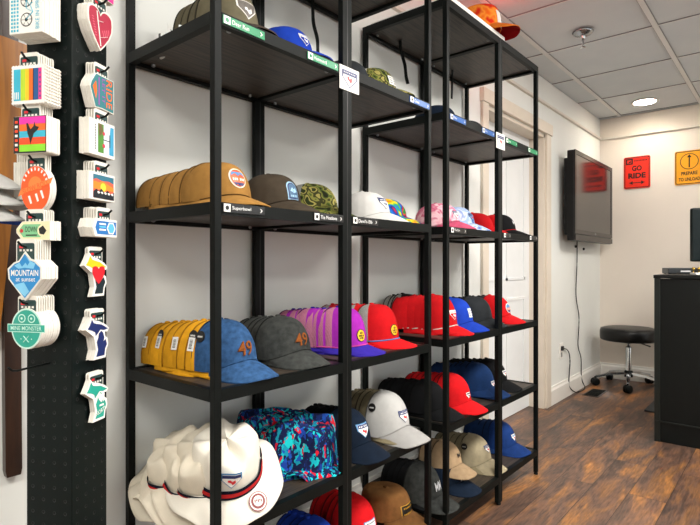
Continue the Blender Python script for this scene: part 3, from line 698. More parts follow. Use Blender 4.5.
stack(make_cap, dict(name='baseball_cap', front=cloth('cobalt_cloth', '#1a3a78'), cp=P(h=.15, soft=.012, arch=.03, seed=48), patch=lambda c, e: patch_shield(c, e, .0, .08, .02, rim=WHITE, ground=WHITE, bar=SKY)), 2.69, 5, 4, .03, 'baseball_cap',
      'cobalt blue cap with white badge nearest the door, lowest shelf', 'navy cap nested behind the cobalt cap', 'navy caps behind the cobalt cap', rest_args=dict(front=nvb, brim=nvb), drift=-.006)

# ---- cap on top of the unit
o = make_cap('flat_top_cap', org, back=org, brim=cloth('orange_brim', '#f0802a', .1), under=cloth('red_under', '#b3161c', .1), cp=P(h=.145, front=.22, back=.35, arch=.03, droop=.01, brim=.085, seed=51),
    patch=lambda c, e: patch_box(c, e, [WHITE, WHITE, plastic('pale_ink', '#e8e2d4')], .03, .04, .0, .07, 2), label='orange cap with red under-brim on top of the shelving unit by the door')
put(o, 2.335, 0, -.075, 8, z=LV[0]+TH+.018)
tag(MB().box(1.868, YF-.010, LV[0]+TH, 2.39, YB-.02, LV[0]+TH+.018, 0, .001).build('foam_board', WHITE), 'white flat board lying on top of the unit under the orange cap', 'board')

# ---- bucket hats on the fifth shelf
def bucket(name, body, band, patch, label, group=None, seed=1, hc=.095, rb=.092, rt=.076, brim=.062, drop=.045, under=None, amp=.008):
    rn = random.Random(seed); ph = [rn.uniform(0, 6.28) for _ in range(8)]
    e = empty(name, label=label, cat='hat', group=group)
    def wob(a, k): return amp*k*(math.sin(3*a+ph[0])+.7*math.sin(5*a+ph[1])+.5*math.sin(8*a+ph[2]))
    n = 72
    prof = [(rb, 0), (rb*.985, .2*hc), (rb*.965, .4*hc), (rb*.94, .6*hc), (rt*1.06, .8*hc), (rt*1.01, .92*hc), (rt*.93, hc), (rt*.7, hc*1.03), (rt*.35, hc*1.04), (.001, hc*1.04)]
    vs = []; fs = []
    for i, (r, z) in enumerate(prof):
        k = i/6 if i < 7 else 1
        for j in range(n):
            a = 2*PI*j/n; rr = r+wob(a, k)*(1 if i < 8 else .4); vs.append((rr*math.cos(a), rr*math.sin(a)*1.08, z+(wob(a*1.0+1, 1)*k*.9 if i > 4 else 0)+drop))
    for i in range(len(prof)-1):
        for j in range(n): a = i*n+j; b = i*n+(j+1) % n; fs.append((a, b, b+n, a+n))
    MB().add(vs, fs, 0, True).build('crown', body, e)
    vs = []; fs = []; R = 8
    for side in (0, 1):
        for i in range(R+1):
            q = i/R
            for j in range(n):
                a = 2*PI*j/n; r = rb+brim*q+wob(a, 0)*0; z = drop*(1-q**1.15)+amp*1.4*q*math.sin(4*a+ph[4])+amp*q*math.sin(7*a+ph[5])
                vs.append((r*math.cos(a), r*math.sin(a)*1.05, z-side*.003))
    for side in (0, 1):
        for i in range(R):
            for j in range(n): o_ = side*(R+1)*n; a = o_+i*n+j; b = o_+i*n+(j+1) % n; fs.append((a, b, b+n, a+n) if not side else (b, a, a+n, b+n))
    N = (R+1)*n
    for j in range(n): a = R*n+j; b = R*n+(j+1) % n; fs.append((a, b, b+N, a+N))
    MB().add(vs, fs, 0, True).build('brim', body, e)
    if band:
        m = MB()
        for (z0, z1, mi, off) in ((.001, .031, 0, .0045), (.010, .022, 1, .006)):
            vs = []; fs = []
            for j in range(n+1):
                a = 2*PI*j/n
                for z in (z0, z1):
                    rr = rb*(1-.04*z/.04)+off+wob(a, z/hc); vs.append((rr*math.cos(a), rr*math.sin(a)*1.08, z+drop))
            for j in range(n): fs.append((2*j, 2*j+1, 2*j+3, 2*j+2))
            m.add(vs, fs, mi, True)
        m.build('ribbon', band, e)
    if patch:
        m = MB(); s = .026
        def F(x, z, off):
            a = -PI/2+x/rb; rr = rb*(1-.055*(z-drop)/.06)+off+wob(a, (z-drop)/hc); return (rr*math.cos(a), rr*math.sin(a)*1.08, z)
        def W(pts, off, mi, cuts=2):
            v2, f2 = sub_poly(pts, cuts); m.add([F(x, z+drop+.062, off) for x, z in v2], f2, mi)
        Q = lambda k: [(p_[0]*s*k, p_[1]*s*k*.95) for p_ in SHIELD]
        W(Q(1), .0025, 0); W(Q(.85), .0035, 1); W([(-s*.85, s*.72), (s*.85, s*.72), (s*.85, s*.35), (-s*.85, s*.35)], .0045, 2)
        W([(-s*.35, .1*s), (-s*.1, .16*s), (.08*s, -.05*s), (.35*s, .15*s), (.38*s, -.2*s), (.1*s, -.42*s), (-.05*s, -.18*s), (-.32*s, -.1*s)], .0045, 3)
        m.build('patch', [SKY, WHITE, NAVY, REDI], e)
        m = MB(); r0 = rb+brim*.62; z0 = drop*(1-.62**1.15)+.0045
        for rr, mi, dz in ((.023, 0, 0), (.0205, 1, .0006), (.0175, 0, .0012), (.012, 1, .0018)):
            c_ = circ(0, 0, rr, 24); m.add([(.065+x, -(r0-.018)*1.05+y*.95, z0+dz-y*(-.45)+.0015+.010) for x, y in c_], [tuple(range(24))], mi)
        for k in range(5): m.add([(.065+x, -(r0-.018)*1.05+y, z0+.0145+y*.45) for x, y in rect(-.009+.004*k, -.004+(k % 2)*.003, -.0065+.004*k, .003)], [(0, 1, 2, 3)], 0)
        m.build('round_sticker', [plastic('maroon_ink', '#7c2a2c'), WHITE], e)
    return e
cream = cloth('cream_cotton', '#f6f0e2', .04, 20)
bandm = [cloth('navy_ribbon', '#15182c', .05), cloth('red_ribbon', '#cf2a2c', .05)]
b0 = bucket('bucket_hat', cream, bandm, True, 'cream bucket hat with navy and red ribbon and shield, foremost of its pile', seed=2, drop=.034)
zs = top(4)
b0.location = (.872, 1.165, zs+.072); b0.rotation_euler = (math.radians(27), math.radians(-2), math.radians(-30))
pb = bucket('bucket_hat', cloth('cream_cotton_darker', '#e6dcc8', .05, 20), bandm, False, 'cream bucket hat lying in the pile behind the foremost cream hat', 'cream bucket hats on the fifth shelf', seed=4, amp=.010, drop=.036)  # slightly darker cream than the foremost hat
spots = [(-.016, .042, -.006, 30, -4, -36), (-.030, .085, -.014, 26, -8, -24), (-.034, .130, -.026, 16, -6, -52), (-.02, .165, -.040, 8, -4, -10)]
for i, (dx, dy, dz, rx, ry, rz) in enumerate(spots):
    e = pb if i == 0 else copy_tree(pb, skip=('ribbon',) if i > 2 else ())
    e.location = (.868+dx, 1.165+dy, zs+.066+dz); e.rotation_euler = (math.radians(rx), math.radians(ry), math.radians(rz)); e.scale = (.97-.015*i, .97-.015*i, .95-.03*i)
f0 = bucket('bucket_hat', flo, None, False, 'blue bucket hat with teal, red and white floral print, foremost of its pile', seed=8, hc=.12, rb=.10, rt=.088, brim=.035, drop=.02, amp=.010)
f0.location = (1.205, 1.200, zs+.004); f0.rotation_euler = (math.radians(2), 0, math.radians(10))
f1 = bucket('bucket_hat', flo, None, False, 'blue floral bucket hat tucked behind the foremost floral one', 'blue floral bucket hats', seed=9, hc=.12, rb=.098, rt=.085, brim=.04, drop=.022, amp=.009)
f1.location = (1.15, 1.255, zs+.012); f1.rotation_euler = (math.radians(4), math.radians(-6), math.radians(80))
f2 = copy_tree(f1); f2.location = (1.13, 1.30, zs+.018); f2.rotation_euler = (math.radians(2), math.radians(-4), math.radians(200))

# ---- snap straps sticking out behind the olive caps
for i, (x, y, z, rz) in enumerate(((.80, 1.34, .035, -30), (.80, 1.39, .022, -50), (.815, 1.30, .05, -15))):
    e = empty('plastic_buckle_strap', (x, y, top(1)+.0), math.radians(rz), label='pale plastic cap strap sticking out behind the olive caps', cat='strap', group='cap straps behind the olive caps')
    m = MB(); pts = [(-.03+.006*k, .01*math.sin(k*.5), z-.0325+.014+.018*math.sin(k*.45+i)) for k in range(11)]
    for k in range(10):
        a, b = pts[k], pts[k+1]; m.add([(a[0], a[1], a[2]-.009), (b[0], b[1], b[2]-.009), (b[0], b[1], b[2]+.009), (a[0], a[1], a[2]+.009)], [(0, 1, 2, 3)], k % 4 == 2, True)
    m.build('strap_band', [TAGW, BLKI], e)
    MB().box(.0, -.006, z-.016, .024, -.002, z+.006, 0, .001).build('buckle', clear, e)

# ---- hanging black cords below the shelves
def cord(name, pts, r, m_, label, cat, flat=1.0, group=None):
    b = Vector(pts[0]); o = MB().tube([Vector(p)-b for p in smooth(pts)], r, 8, flat=flat).build(name, m_, loc=b); return tag(o, label, cat, group)
def smooth(pts, n=6):
    pts = [Vector(p) for p in pts]; out = []
    for i in range(len(pts)-1):
        p0 = pts[max(i-1, 0)]; p1 = pts[i]; p2 = pts[i+1]; p3 = pts[min(i+2, len(pts)-1)]
        for k in range(n):
            t = k/n; out.append(.5*((2*p1)+(-p0+p2)*t+(2*p0-5*p1+4*p2-p3)*t*t+(-p0+3*p1-3*p2+p3)*t**3))
    return out+[pts[-1]]
cord('hanging_strap', [(1.43, 1.40, 2.153), (1.447, 1.40, 2.13), (1.45, 1.40, 2.08), (1.455, 1.40, 2.03), (1.475, 1.40, 1.98), (1.478, 1.40, 1.93), (1.485, 1.40, 1.915)], .009, BLK, 'black strap hanging from the top shelf right of the royal blue cap', 'strap', .4)
cord('hanging_strap', [(2.03, 1.40, 2.153), (2.035, 1.40, 2.12), (2.048, 1.40, 2.09), (2.07, 1.40, 2.05), (2.08, 1.40, 2.0), (2.095, 1.40, 1.97)], .009, BLK, 'black strap hanging from the top shelf above the camouflage trucker cap', 'strap', .4)
cord('hanging_strap', [(2.52, 1.40, 2.153), (2.518, 1.40, 2.12), (2.515, 1.40, 2.06), (2.512, 1.40, 2.0)], .009, BLK, 'short black strap hanging from the top shelf above the dark navy cap', 'strap', .4)

# ------------------------------------------------------------------ sticker tower
TW = empty('pegboard_tower', (.486, 1.200, 0), math.radians(28), label='black perforated sticker display tower left of the shelving', cat='display stand')
hs = .054; tm = mat('pegboard_black', '#081110', .45, 0, .1, 20, spec=.15); hole = mat('peg_hole', '#050606', .9, 0, 0); rim = mat('peg_rim_highlight', '#131a19', .4, 0, 0)
tb = MB()
tb.box(-hs, -hs, .03, hs, hs, 1.86, 0, .002)
tb.build('column', tm, TW)
pm = MB()
def disc(m, o, u, v, r, d, mi):
    n = 8; pts = [Vector(o)+Vector(u)*math.cos(2*PI*k/n)*r+Vector(v)*math.sin(2*PI*k/n)*r+Vector(d) for k in range(n)]; m.add(pts, [tuple(range(n))], mi)
for fi in range(4):
    R = Matrix.Rotation(fi*PI/2, 3, 'Z'); n_ = R @ Vector((0, -1, 0)); u_ = R @ Vector((1, 0, 0))
    z = .07
    while z < 1.84:
        for k in range(4):
            c_ = n_*hs+u_*(-.0385+k*.0257)+Vector((0, 0, z)); disc(pm, c_, u_, (0, 0, 1), .0040, n_*.0003, 1)
            disc(pm, c_+Vector((0, 0, .0006)), u_, (0, 0, 1), .0031, n_*.0006, 0)  # dark disc for the hole; paler rim below paints its edge highlight
        z += .0257
pm.build('perforations', [hole, rim], TW)
MB().box(-.14, -.14, 0, .14, .14, .03, 0, .006).build('base', BLK, TW)

def frame_of(face):
    """angle and centre of one side of the tower"""
    phi = {'L': -62, 'R': 28, 'B': 118, 'K': 208}[face]; a = math.radians(phi); n = Vector((math.sin(a), -math.cos(a), 0)); return a, n
def hook_pos(face, z, lat=0):
    a, n = frame_of(face); r = Vector((math.cos(a), math.sin(a), 0)); return Vector((.486, 1.2, 0))+n*hs+r*lat+Vector((0, 0, z)), a
def peg_hook(face, z, ln=.105):
    # hooks are parts of the tower: local frame of the tower
    a, n = frame_of(face); al = a-math.radians(28); nl = Vector((math.sin(al), -math.cos(al), 0))
    p = nl*hs+Vector((0, 0, z))
    MB().tube([p, p+nl*.01, p+nl*(ln-.02), p+nl*(ln-.008)+Vector((0, 0, .003)), p+nl*ln+Vector((0, 0, .010))], .0022, 8).build('peg_hook', BLK, TW)
GRC = mat('sticker_header', '#1e3b3a', .5, 0, .1, 50)
def pack(face, zc, outline, art, mats, n, t_front, label, word, gap=.006, hdr=True, lat=0, w_hdr=.022, top_z=None, back_mi=None):
    """n stickers hanging on one peg hook; the foremost has its printed face"""
    hz = top_z if top_z is not None else max(p[1] for p in outline)+.012
    t_front -= {'L': .018, 'R': .010}.get(face, 0); n = max(2, n-{'L': 2, 'R': 1}.get(face, 0))
    pos, a = hook_pos(face, zc); nrm = frame_of(face)[1]; r = Vector((math.cos(a), math.sin(a), 0))
    hc_ = rrect(-w_hdr, min(hz-.03, .01), w_hdr, hz+.012, .006)
    def one(front, lab, grp):
        e = empty('sticker', label=lab, cat='sticker', group=grp)
        m = MB(); m.prism(outline, -.0052, 0); m.build('sticker_body', CARD, e)
        m = MB(); m.prism(hc_, -.0030, -.0008, 0)
        if front:
            m.flat(rrect(-w_hdr*.9, min(hz-.028, .012), w_hdr*.9, hz+.004, .004), -.0033, 1)
            for q in range(4): m.flat(rect(-.014+q*.008, hz-.012, -.009+q*.008, hz-.008), -.0036, 0)
            m.flat(rect(-.015, hz-.006, -.006, hz-.001), -.0036, 2)
        m.build('header_card', [CARD, GRC, REDI], e)
        if front:
            m = MB(); art(m); m.build('printed_face', mats, e)
        return e
    f = one(True, label, None); f.location = pos+nrm*t_front+r*lat; f.rotation_euler = (0, 0, a)
    proto = None
    for i in range(1, n):
        if proto is None: proto = one(False, word+', hanging behind its printed front one', word+' stack'); e = proto
        else: e = copy_tree(proto)
        e.location = pos+nrm*(t_front-gap*i)+r*(lat+random.uniform(-.0006, .0006))+Vector((0, 0, random.uniform(-.0008, .0008))); e.rotation_euler = (0, 0, a)
    peg_hook(face, zc+hz-.004, t_front+.022)
Y0 = -.0056
def ink(n, c): return plastic('ink_'+n, c, .45)
I = dict(w=WHITE, k=BLKI, n=NAVY, r=REDI, o=ink('orange', '#f26a1d'), y=ink('yellow', '#f5c518'), t=ink('teal', '#22a08c'), c=ink('cyan', '#35b0cc'), b=ink('blue', '#1f6fb8'), g=ink('green', '#3fa535'),
         p=ink('pink', '#e0308a'), m=ink('maroon', '#a3283f'), s=ink('slate', '#2e7a80'), l=ink('lime', '#8ad82a'), pl=ink('purple', '#a53aa8'), pg=ink('pale_green', '#7cc08c'), cr=ink('cream', '#efe2b8'), dg=ink('dark', '#16282e'))
def zat(v, d): return 1.12-(v-264.04)*d/530.82
ML = lambda *k: [I[q] for q in k]
dL, dR = 1.03, 1.126
# ---- left face
def art_bike(m):
    m.flat(rect(-.037, -.0435, .037, .0435), Y0, 0)
    for cx, cz in ((.002, .020), (.002, -.018)):
        for rr, mi, o_ in ((.0135, 1, 0), (.0115, 0, .0002), (.0035, 1, .0004)): m.flat(circ(cx, cz, rr, 24), Y0-.0003-o_, mi)
        for k in range(6):
            a = k*PI/3; m.add([(cx+math.cos(a)*.001, Y0-.0009, cz+math.sin(a)*.001), (cx+math.cos(a+.06)*.012, Y0-.0009, cz+math.sin(a+.06)*.012), (cx+math.cos(a-.06)*.012, Y0-.0009, cz+math.sin(a-.06)*.012)], [(0, 1, 2)], 1)
    for a, b in (((.002, .02), (.012, .008)), ((.012, .008), (.017, -.004)), ((.017, -.004), (.002, -.018)), ((.002, .004), (.002, .02)), ((.002, .004), (.017, -.004)), ((.012, .012), (.016, .014))):
        m.bar((a[0], Y0-.0008, a[1]), (b[0], Y0-.0008, b[1]), .0014, .0006, 2)
    m.text('BIKE IN SPRING', .027, 0, .075, .009, Y0-.0005, 2, rot=PI/2)
    for k, cx in enumerate((-.031, -.025, -.018)):
        for j in range(11): m.flat(rect(cx-.0022, -.04+j*.0072, cx+.0022, -.0355+j*.0072), Y0-.0004, 2)
pack('L', zat(12, dL)+.004, rect(-.0375, -.044, .0375, .044), art_bike, ML('w', 'k', 'c'), 10, .072, 'white square sticker with a bicycle drawing and teal lettering, top left of the tower', 'white square sticker of the bicycle pack')
def serr(w, h, k=12, a=.0014):
    p = []
    for (x0, z0, x1, z1) in ((-w, -h, w, -h), (w, -h, w, h), (w, h, -w, h), (-w, h, -w, -h)):
        for i in range(k*2):
            t = i/(k*2); q = a if i % 2 else -a; nx = (z1-z0); nz = -(x1-x0); L_ = math.hypot(nx, nz); p.append((x0+(x1-x0)*t+nx/L_*q, z0+(z1-z0)*t+nz/L_*q))
    return p
def art_stamp(m):
    m.flat(rect(-.037, -.037, .037, .037), Y0, 0)
    xs_ = [-.033, -.017, -.006, .002, .011, .013, .024, .031]; 
    for k, mi in enumerate((1, 2, 3, 4, 5, 6, 7)): m.flat(rect(xs_[k], -.031, xs_[k+1], .031), Y0-.0003, mi)
    for k in range(3): m.flat(rect(-.031+k*.004, -.028, -.029+k*.004, -.014), Y0-.0006, 0)
    for k in range(6): m.flat(rect(.026, -.026+k*.009, .029, -.022+k*.009), Y0-.0006, 6)
pack('L', zat(83, dL), serr(.038, .038), art_stamp, [I['w'], I['c'], ink('ygreen', '#b8d428'), I['y'], I['o'], I['k'], ink('deepblue', '#14508c'), I['p']], 9, .066, 'stamp-edged square sticker with rainbow stripes', 'stamp-edged sticker of the striped pack')
def art_photo(m):
    m.flat(rect(-.0375, -.036, .0375, .036), Y0, 0)
    for k, mi in enumerate((5, 4, 3, 2, 1)): m.flat(rect(-.024, -.033+k*.0134, .036, -.021+k*.0134+.002), Y0-.0003, mi)
    m.flat([(-.008, .022), (-.004, .023), (.002, .010), (.009, .016), (.011, .026), (.014, .016), (.022, .014), (.018, .008), (.010, .002), (.006, -.008), (.002, -.020), (-.001, -.006), (-.005, .003), (-.006, .012)], Y0-.0006, 0)
    for k in range(7): m.flat(rect(-.034, -.031+k*.009, -.0275, -.026+k*.009), Y0-.0004, 6 if k % 2 else 4)
pack('L', zat(133, dL), rrect(-.038, -.0365, .038, .0365, .004), art_photo, [I['k'], ink('hot_pink', '#ff2fa8'), I['o'], I['c'], ink('flame', '#ff4a1c'), I['l'], I['w']], 8, .062, 'black sticker with magenta, orange and lime bands and a dark silhouette', 'black-fronted banded sticker')
def egg(s=1): 
    return [(.034*s*math.cos(2*PI*k/30), .046*s*math.sin(2*PI*k/30)) for k in range(30)]
def art_orange(m):
    m.flat(egg(.99), Y0, 0); m.flat([(x, z) for x, z in [(-.014, .0)]+[(.0165*math.cos(a*PI/12), .006+.019*math.sin(a*PI/12)) for a in range(12, -1, -1)]+[(.014, 0)]], Y0-.0003, 1)
    m.flat([(-.040, -.014), (.036, .010), (.041, .022), (-.034, -.001)], Y0-.0006, 1)
    m.text('SLOW ROLL', .001, .004, .062, .010, Y0-.0009, 0, rot=.31)
    for x, z in ((-.012, -.020), (.004, -.016), (.016, -.010)): m.flat([(x-.005, z+.006), (x, z+.007), (x+.005, z-.008), (x+.001, z-.010)], Y0-.0006, 2)
    for k in range(9):
        a = PI*(.12+.76*k/8); m.add([(math.cos(a+q)*.028*s_, Y0-.0006, .006+math.sin(a+q)*.034*s_) for q, s_ in ((-.06, .9), (.06, .9), (.06, 1.08), (-.06, 1.08))], [(0, 1, 2, 3)], 2)
pack('L', zat(187, dL), egg(), art_orange, [ink('vivid_orange', '#f4581c'), ink('soft_orange', '#ff8038'), I['w']], 5, .048, 'orange egg-shaped sticker with a banner and white strokes', 'orange-fronted egg-shaped sticker')
def art_tag(m):
    o_ = [(-.040, .003), (-.026, .018), (.036, .018), (.036, -.018), (-.026, -.018), (-.040, -.001)]
    m.flat(o_, Y0, 0); m.flat([(-.034, .002), (-.024, .013), (.016, .013), (.016, -.013), (-.024, -.013), (-.034, -.001)], Y0-.0003, 1); m.flat(circ(.021, 0, .012, 18), Y0-.0006, 0)
    m.flat([(.012, .004), (.022, .010), (.03, 0), (.024, -.008), (.014, -.006)], Y0-.0009, 3); m.flat(circ(-.028, 0, .004, 10), Y0-.0006, 2)
    m.text('DOWN', -.006, .003, .026, .011, Y0-.0006, 3); m.flat(rect(-.018, -.010, .008, -.0075), Y0-.0006, 3)
pack('L', zat(230, dL), [(-.041, .004), (-.027, .019), (.037, .019), (.037, -.019), (-.027, -.019), (-.041, -.004)], art_tag, [I['cr'], I['pg'], I['r'], I['k']], 7, .052, 'green and cream arrow-shaped sticker', 'cream arrow-shaped sticker')
MT = [(0, .048), (.012, .034), (.024, .030), (.038, .018), (.038, -.006), (.022, -.024), (0, -.048), (-.022, -.024), (-.038, -.006), (-.040, .014), (-.026, .026), (-.014, .030)]
def art_mt(m):
    m.flat([(x*.9, z*.9) for x, z in MT], Y0, 0); m.flat([(0, .041), (.011, .027), (.006, .02), (.002, .026), (-.006, .018), (-.012, .026), (-.024, .020), (-.014, .014), (0, .016), (.02, .014), (.024, .024), (.012, .030)], Y0-.0003, 1)
    m.flat([(-.026, -.018), (-.002, -.012), (.010, -.030), (0, -.040)], Y0-.0003, 1)
    m.text('MOUNTAIN', 0, .006, .062, .012, Y0-.0006, 2, bold=.018); m.text('at sunset', .002, -.007, .044, .007, Y0-.0006, 2)
pack('L', zat(276, dL), MT, art_mt, [ink('azure', '#1e86c8'), ink('pale_azure', '#7cc4e8'), I['w']], 9, .074, 'blue mountain badge sticker reading MOUNTAIN', 'white badge sticker of the mountain pack')
RD = [(.035*math.cos(2*PI*k/40), .040*math.sin(2*PI*k/40)) for k in range(40)]
def art_teal(m):
    m.flat([(x*.98, z*.98) for x, z in RD], Y0, 1); m.flat([(x*.9, z*.91) for x, z in RD], Y0-.0003, 0); m.flat(rect(-.043, -.007, .043, .009), Y0-.0006, 1); m.flat(rect(-.0415, -.0055, .0415, .0075), Y0-.0009, 0)
    m.text('MINE MONSTER', 0, .001, .07, .008, Y0-.0012, 1)
    for cx in (-.010, .012): m.flat(circ(cx, .020, .0085, 18), Y0-.0006, 1); m.flat(circ(cx, .020, .0065, 18), Y0-.0009, 0); m.flat(circ(cx, .020, .0025, 10), Y0-.0012, 1)
    m.bar((-.006, Y0-.001, -.026), (.006, Y0-.001, -.014), .002, .0005, 1); m.bar((.006, Y0-.001, -.026), (-.006, Y0-.001, -.014), .002, .0005, 1)
    for x in (-.012, .012): m.flat(circ(x, -.020, .0013, 8), Y0-.0006, 1)
rd2 = [p for p in RD]
pack('L', zat(329, dL), RD, art_teal, [I['t'], ink('mint', '#c8ece0')], 10, .070, 'round teal sticker with a banner and two wheels', 'round sticker of the teal pack')
peg_hook('L', zat(366, 1.06), .10)
# ---- right face
HT = [(0, .030)]+[(.002+.019*(1-math.cos(PI*k/8))/1.0, .030+.0145*math.sin(PI*k/8)) for k in range(1, 8)]+[(.040, .022), (.038, .006), (.028, -.014), (.012, -.034), (0, -.046)]
HT = HT+[(-x, z) for x, z in reversed(HT[1:-1])]
def art_heart(m):
    m.flat([(x*.9, z*.9) for x, z in HT], Y0, 0)
    m.bar((-.012, Y0-.0005, .034), (.0, Y0-.0005, -.036), .0022, .0006, 1)
    m.bar((-.010, Y0-.0005, .014), (.008, Y0-.0005, .018), .0016, .0006, 1)
    for k in range(4): m.flat([(.004+k*.0065, -.002+k*.003), (.007+k*.0065, .0+k*.003), (.012+k*.005, -.014+k*.004), (.010+k*.005, -.017+k*.004)], Y0-.0004, 2)
    m.bar((.0, Y0-.0005, -.018), (.022, Y0-.0005, -.008), .0018, .0006, 1)
    for k in range(8): m.flat(rect(-.028+k*.0015, .016-k*.005, -.022+k*.0015, .0185-k*.005), Y0-.0004, 2)
pack('R', zat(29, dR), HT, art_heart, [ink('crimson', '#a81f3d'), I['w'], ink('pink_red', '#d4586e')], 6, .030, 'crimson heart-shaped sticker with white lines', 'white heart-shaped sticker')
RS = [(-.020, .032), (.038, .032), (.038, -.040), (.0, -.038), (-.022, -.040), (-.038, -.0), (-.034, .012)]
def art_ride(m):
    m.flat([(x*.95, z*.95) for x, z in RS], Y0, 0); m.text('RIDE', .022, -.002, .060, .019, Y0-.0004, 1, rot=-PI/2, bold=.004)
    m.text('LET IT', .004, .0, .052, .009, Y0-.0004, 2, rot=-PI/2); m.flat([(-.030, .002), (-.020, .016), (-.017, -.004), (-.020, -.022)], Y0-.0004, 1)
    m.flat(rect(-.012, -.032, -.009, .026), Y0-.0004, 2)
pack('R', zat(91, dR), RS, art_ride, [I['s'], I['o'], I['pl']], 5, .034, 'slate blue shield sticker reading RIDE in orange', 'white-edged sticker of the RIDE pack')
def art_dock(m):
    m.flat(rect(-.040, -.036, .040, .036), Y0, 0); m.flat(rect(-.014, -.030, .037, .031), Y0-.0003, 1)
    m.flat(rect(-.014, -.030, .004, .031), Y0-.0005, 2); m.flat([(.022, -.030), (.037, -.030), (.037, .031), (.026, .031), (.022, 0)], Y0-.0005, 3)
    m.flat(rect(.002, -.002, .024, .0), Y0-.0008, 4); m.flat(rect(.022, -.014, .025, .013), Y0-.0008, 4); m.flat(circ(.004, .012, .004, 10), Y0-.0008, 5); m.flat(circ(.004, -.014, .0045, 10), Y0-.0008, 5)
    m.flat([(-.014, .031), (-.004, .031), (.002, .020), (-.002, .010), (-.010, .004)], Y0-.0007, 6)
    for k in range(10): m.flat(rect(-.0235, -.026+k*.0055, -.0205, -.0225+k*.0055), Y0-.0004, 4)
pack('R', zat(140, dR)+.002, rect(-.041, -.037, .041, .037), art_dock, [I['w'], ink('haze', '#dfe8ee'), ink('grass', '#4f8a34'), ink('water', '#3c9cc4'), ink('iron', '#2b3138'), ink('rose_red', '#d2304a'), ink('bark', '#6a5a34')], 5, .034, 'white postcard sticker with an ore dock turned sideways', 'white postcard sticker of the dock pack')
def art_sun(m):
    m.flat(rect(-.040, -.028, .040, .028), Y0, 0); m.flat(rect(-.029, -.025, .037, .024), Y0-.0003, 1); m.flat([(-.029, .024), (.037, .024), (.037, .010), (.02, .014), (0, .012), (-.02, .016), (-.029, .012)], Y0-.0005, 2)
    m.flat([(-.029, .010), (-.01, .008), (.0, .013), (.02, .006), (.037, .002), (.037, -.006), (-.029, -.006)], Y0-.0006, 3); m.flat(circ(.002, -.001, .009, 16), Y0-.0009, 4)
    m.flat([(-.029, -.025), (.037, -.025), (.037, -.008), (.026, -.012), (.016, -.006), (.006, -.012), (-.004, -.004), (-.012, -.010), (-.02, -.006), (-.029, -.012)], Y0-.0011, 5)
    for k in range(5): m.flat([(-.018+k*.011, -.012), (-.013+k*.011, -.016), (-.009+k*.011, -.013), (-.013+k*.011, -.010)], Y0-.0013, 0)
pack('R', zat(187, dR), rect(-.041, -.029, .041, .029), art_sun, [I['w'], ink('coral', '#f0614a'), ink('dusk', '#2c6f86'), ink('amber', '#f58a2c'), ink('sunlight', '#fbd13a'), ink('night', '#101c26')], 6, .034, 'postcard sticker of an orange sunset over dark mountains', 'white postcard sticker of the sunset pack')
BR = [(-.038, 0), (-.030, .019), (.040, .019), (.040, -.019), (-.030, -.019)]
def art_rib(m):
    m.flat([(x*.96, z*.94) for x, z in BR], Y0, 0); m.flat([(-.030, 0), (-.024, .014), (.037, .014), (.037, -.014), (-.024, -.014)], Y0-.0003, 1); m.flat(circ(.020, 0, .0145, 6), Y0-.0006, 0); m.flat(circ(.020, 0, .011, 6), Y0-.0009, 2)
    for k in range(3): m.flat(rect(-.018, .006-k*.006, .003, .0095-k*.006), Y0-.0006, 0 if k != 1 else 2)
pack('R', zat(228, dR), BR, art_rib, [I['w'], I['b'], ink('ice', '#5cb8dc')], 7, .040, 'blue and white ribbon-shaped sticker with a hexagon', 'white ribbon-shaped sticker')
UP = [(-1, .5), (-.78, .7), (-.6, .98), (-.42, .78), (-.15, .72), (.3, .66), (.7, .5), (.95, .4), (.55, .34), (.2, .4), (-.05, .22), (-.25, .1), (-.3, .3), (-.6, .42)]
MI = [(.05, .22), (.3, .34), (.5, .2), (.6, -.05), (.5, -.22), (.72, -.12), (.85, -.4), (.68, -.62), (.6, -.95), (-.2, -.95), (-.02, -.6), (-.15, -.2), (.0, .0)]
OU = [(-1.12, .48), (-.82, .82), (-.62, 1.12), (-.42, .92), (.1, .84), (.75, .62), (1.08, .42), (.95, .26), (.68, .26), (.72, 0), (.95, -.1), (1.0, -.45), (.82, -.68), (.74, -1.08), (-.42, -1.08), (-.2, -.6), (-.32, -.1), (-.4, .1), (-.72, .26)]
def mich(a_, b_, extra=None):
    def f(m):
        q = lambda P_: [(x*.033, z*.042) for x, z in P_]
        m.flat(q([(x*.98, z*.98) for x, z in OU]), Y0, 0); m.flat(q(UP), Y0-.0004, 1); m.flat(q(MI), Y0-.0004, 2)
        if extra: extra(m)
    return f
OUT = [(x*.033, z*.042) for x, z in OU]
pack('R', zat(275, dR), OUT, mich(0, 0, lambda m: m.flat([(x*.5+.006, z*.42) for x, z in HT], Y0-.0008, 3)), [I['w'], I['y'], I['dg'], I['r']], 3, .020, 'Michigan-shaped sticker in yellow and dark green with a red heart', 'white Michigan sticker of the yellow pack', top_z=.048)
pack('R', zat(338, dR), OUT, mich(0, 0), [I['w'], I['n'], I['n']], 5, .024, 'Michigan-shaped sticker in navy blue', 'white Michigan sticker of the navy pack', top_z=.05)
pack('R', zat(400, dR), OUT, mich(0, 0, lambda m: (m.text('NORTH', .012, -.026, .034, .009, Y0-.0008, 0, rot=.25), m.flat([(x*.26+.012, z*.22+.002) for x, z in HT], Y0-.0008, 0), m.flat(rect(.006, -.016, .020, -.012), Y0-.0008, 0))), [I['w'], I['t'], I['t']], 3, .022, 'Michigan-shaped sticker in teal with white lettering, lowest on the tower', 'white Michigan sticker of the teal pack', top_z=.048)
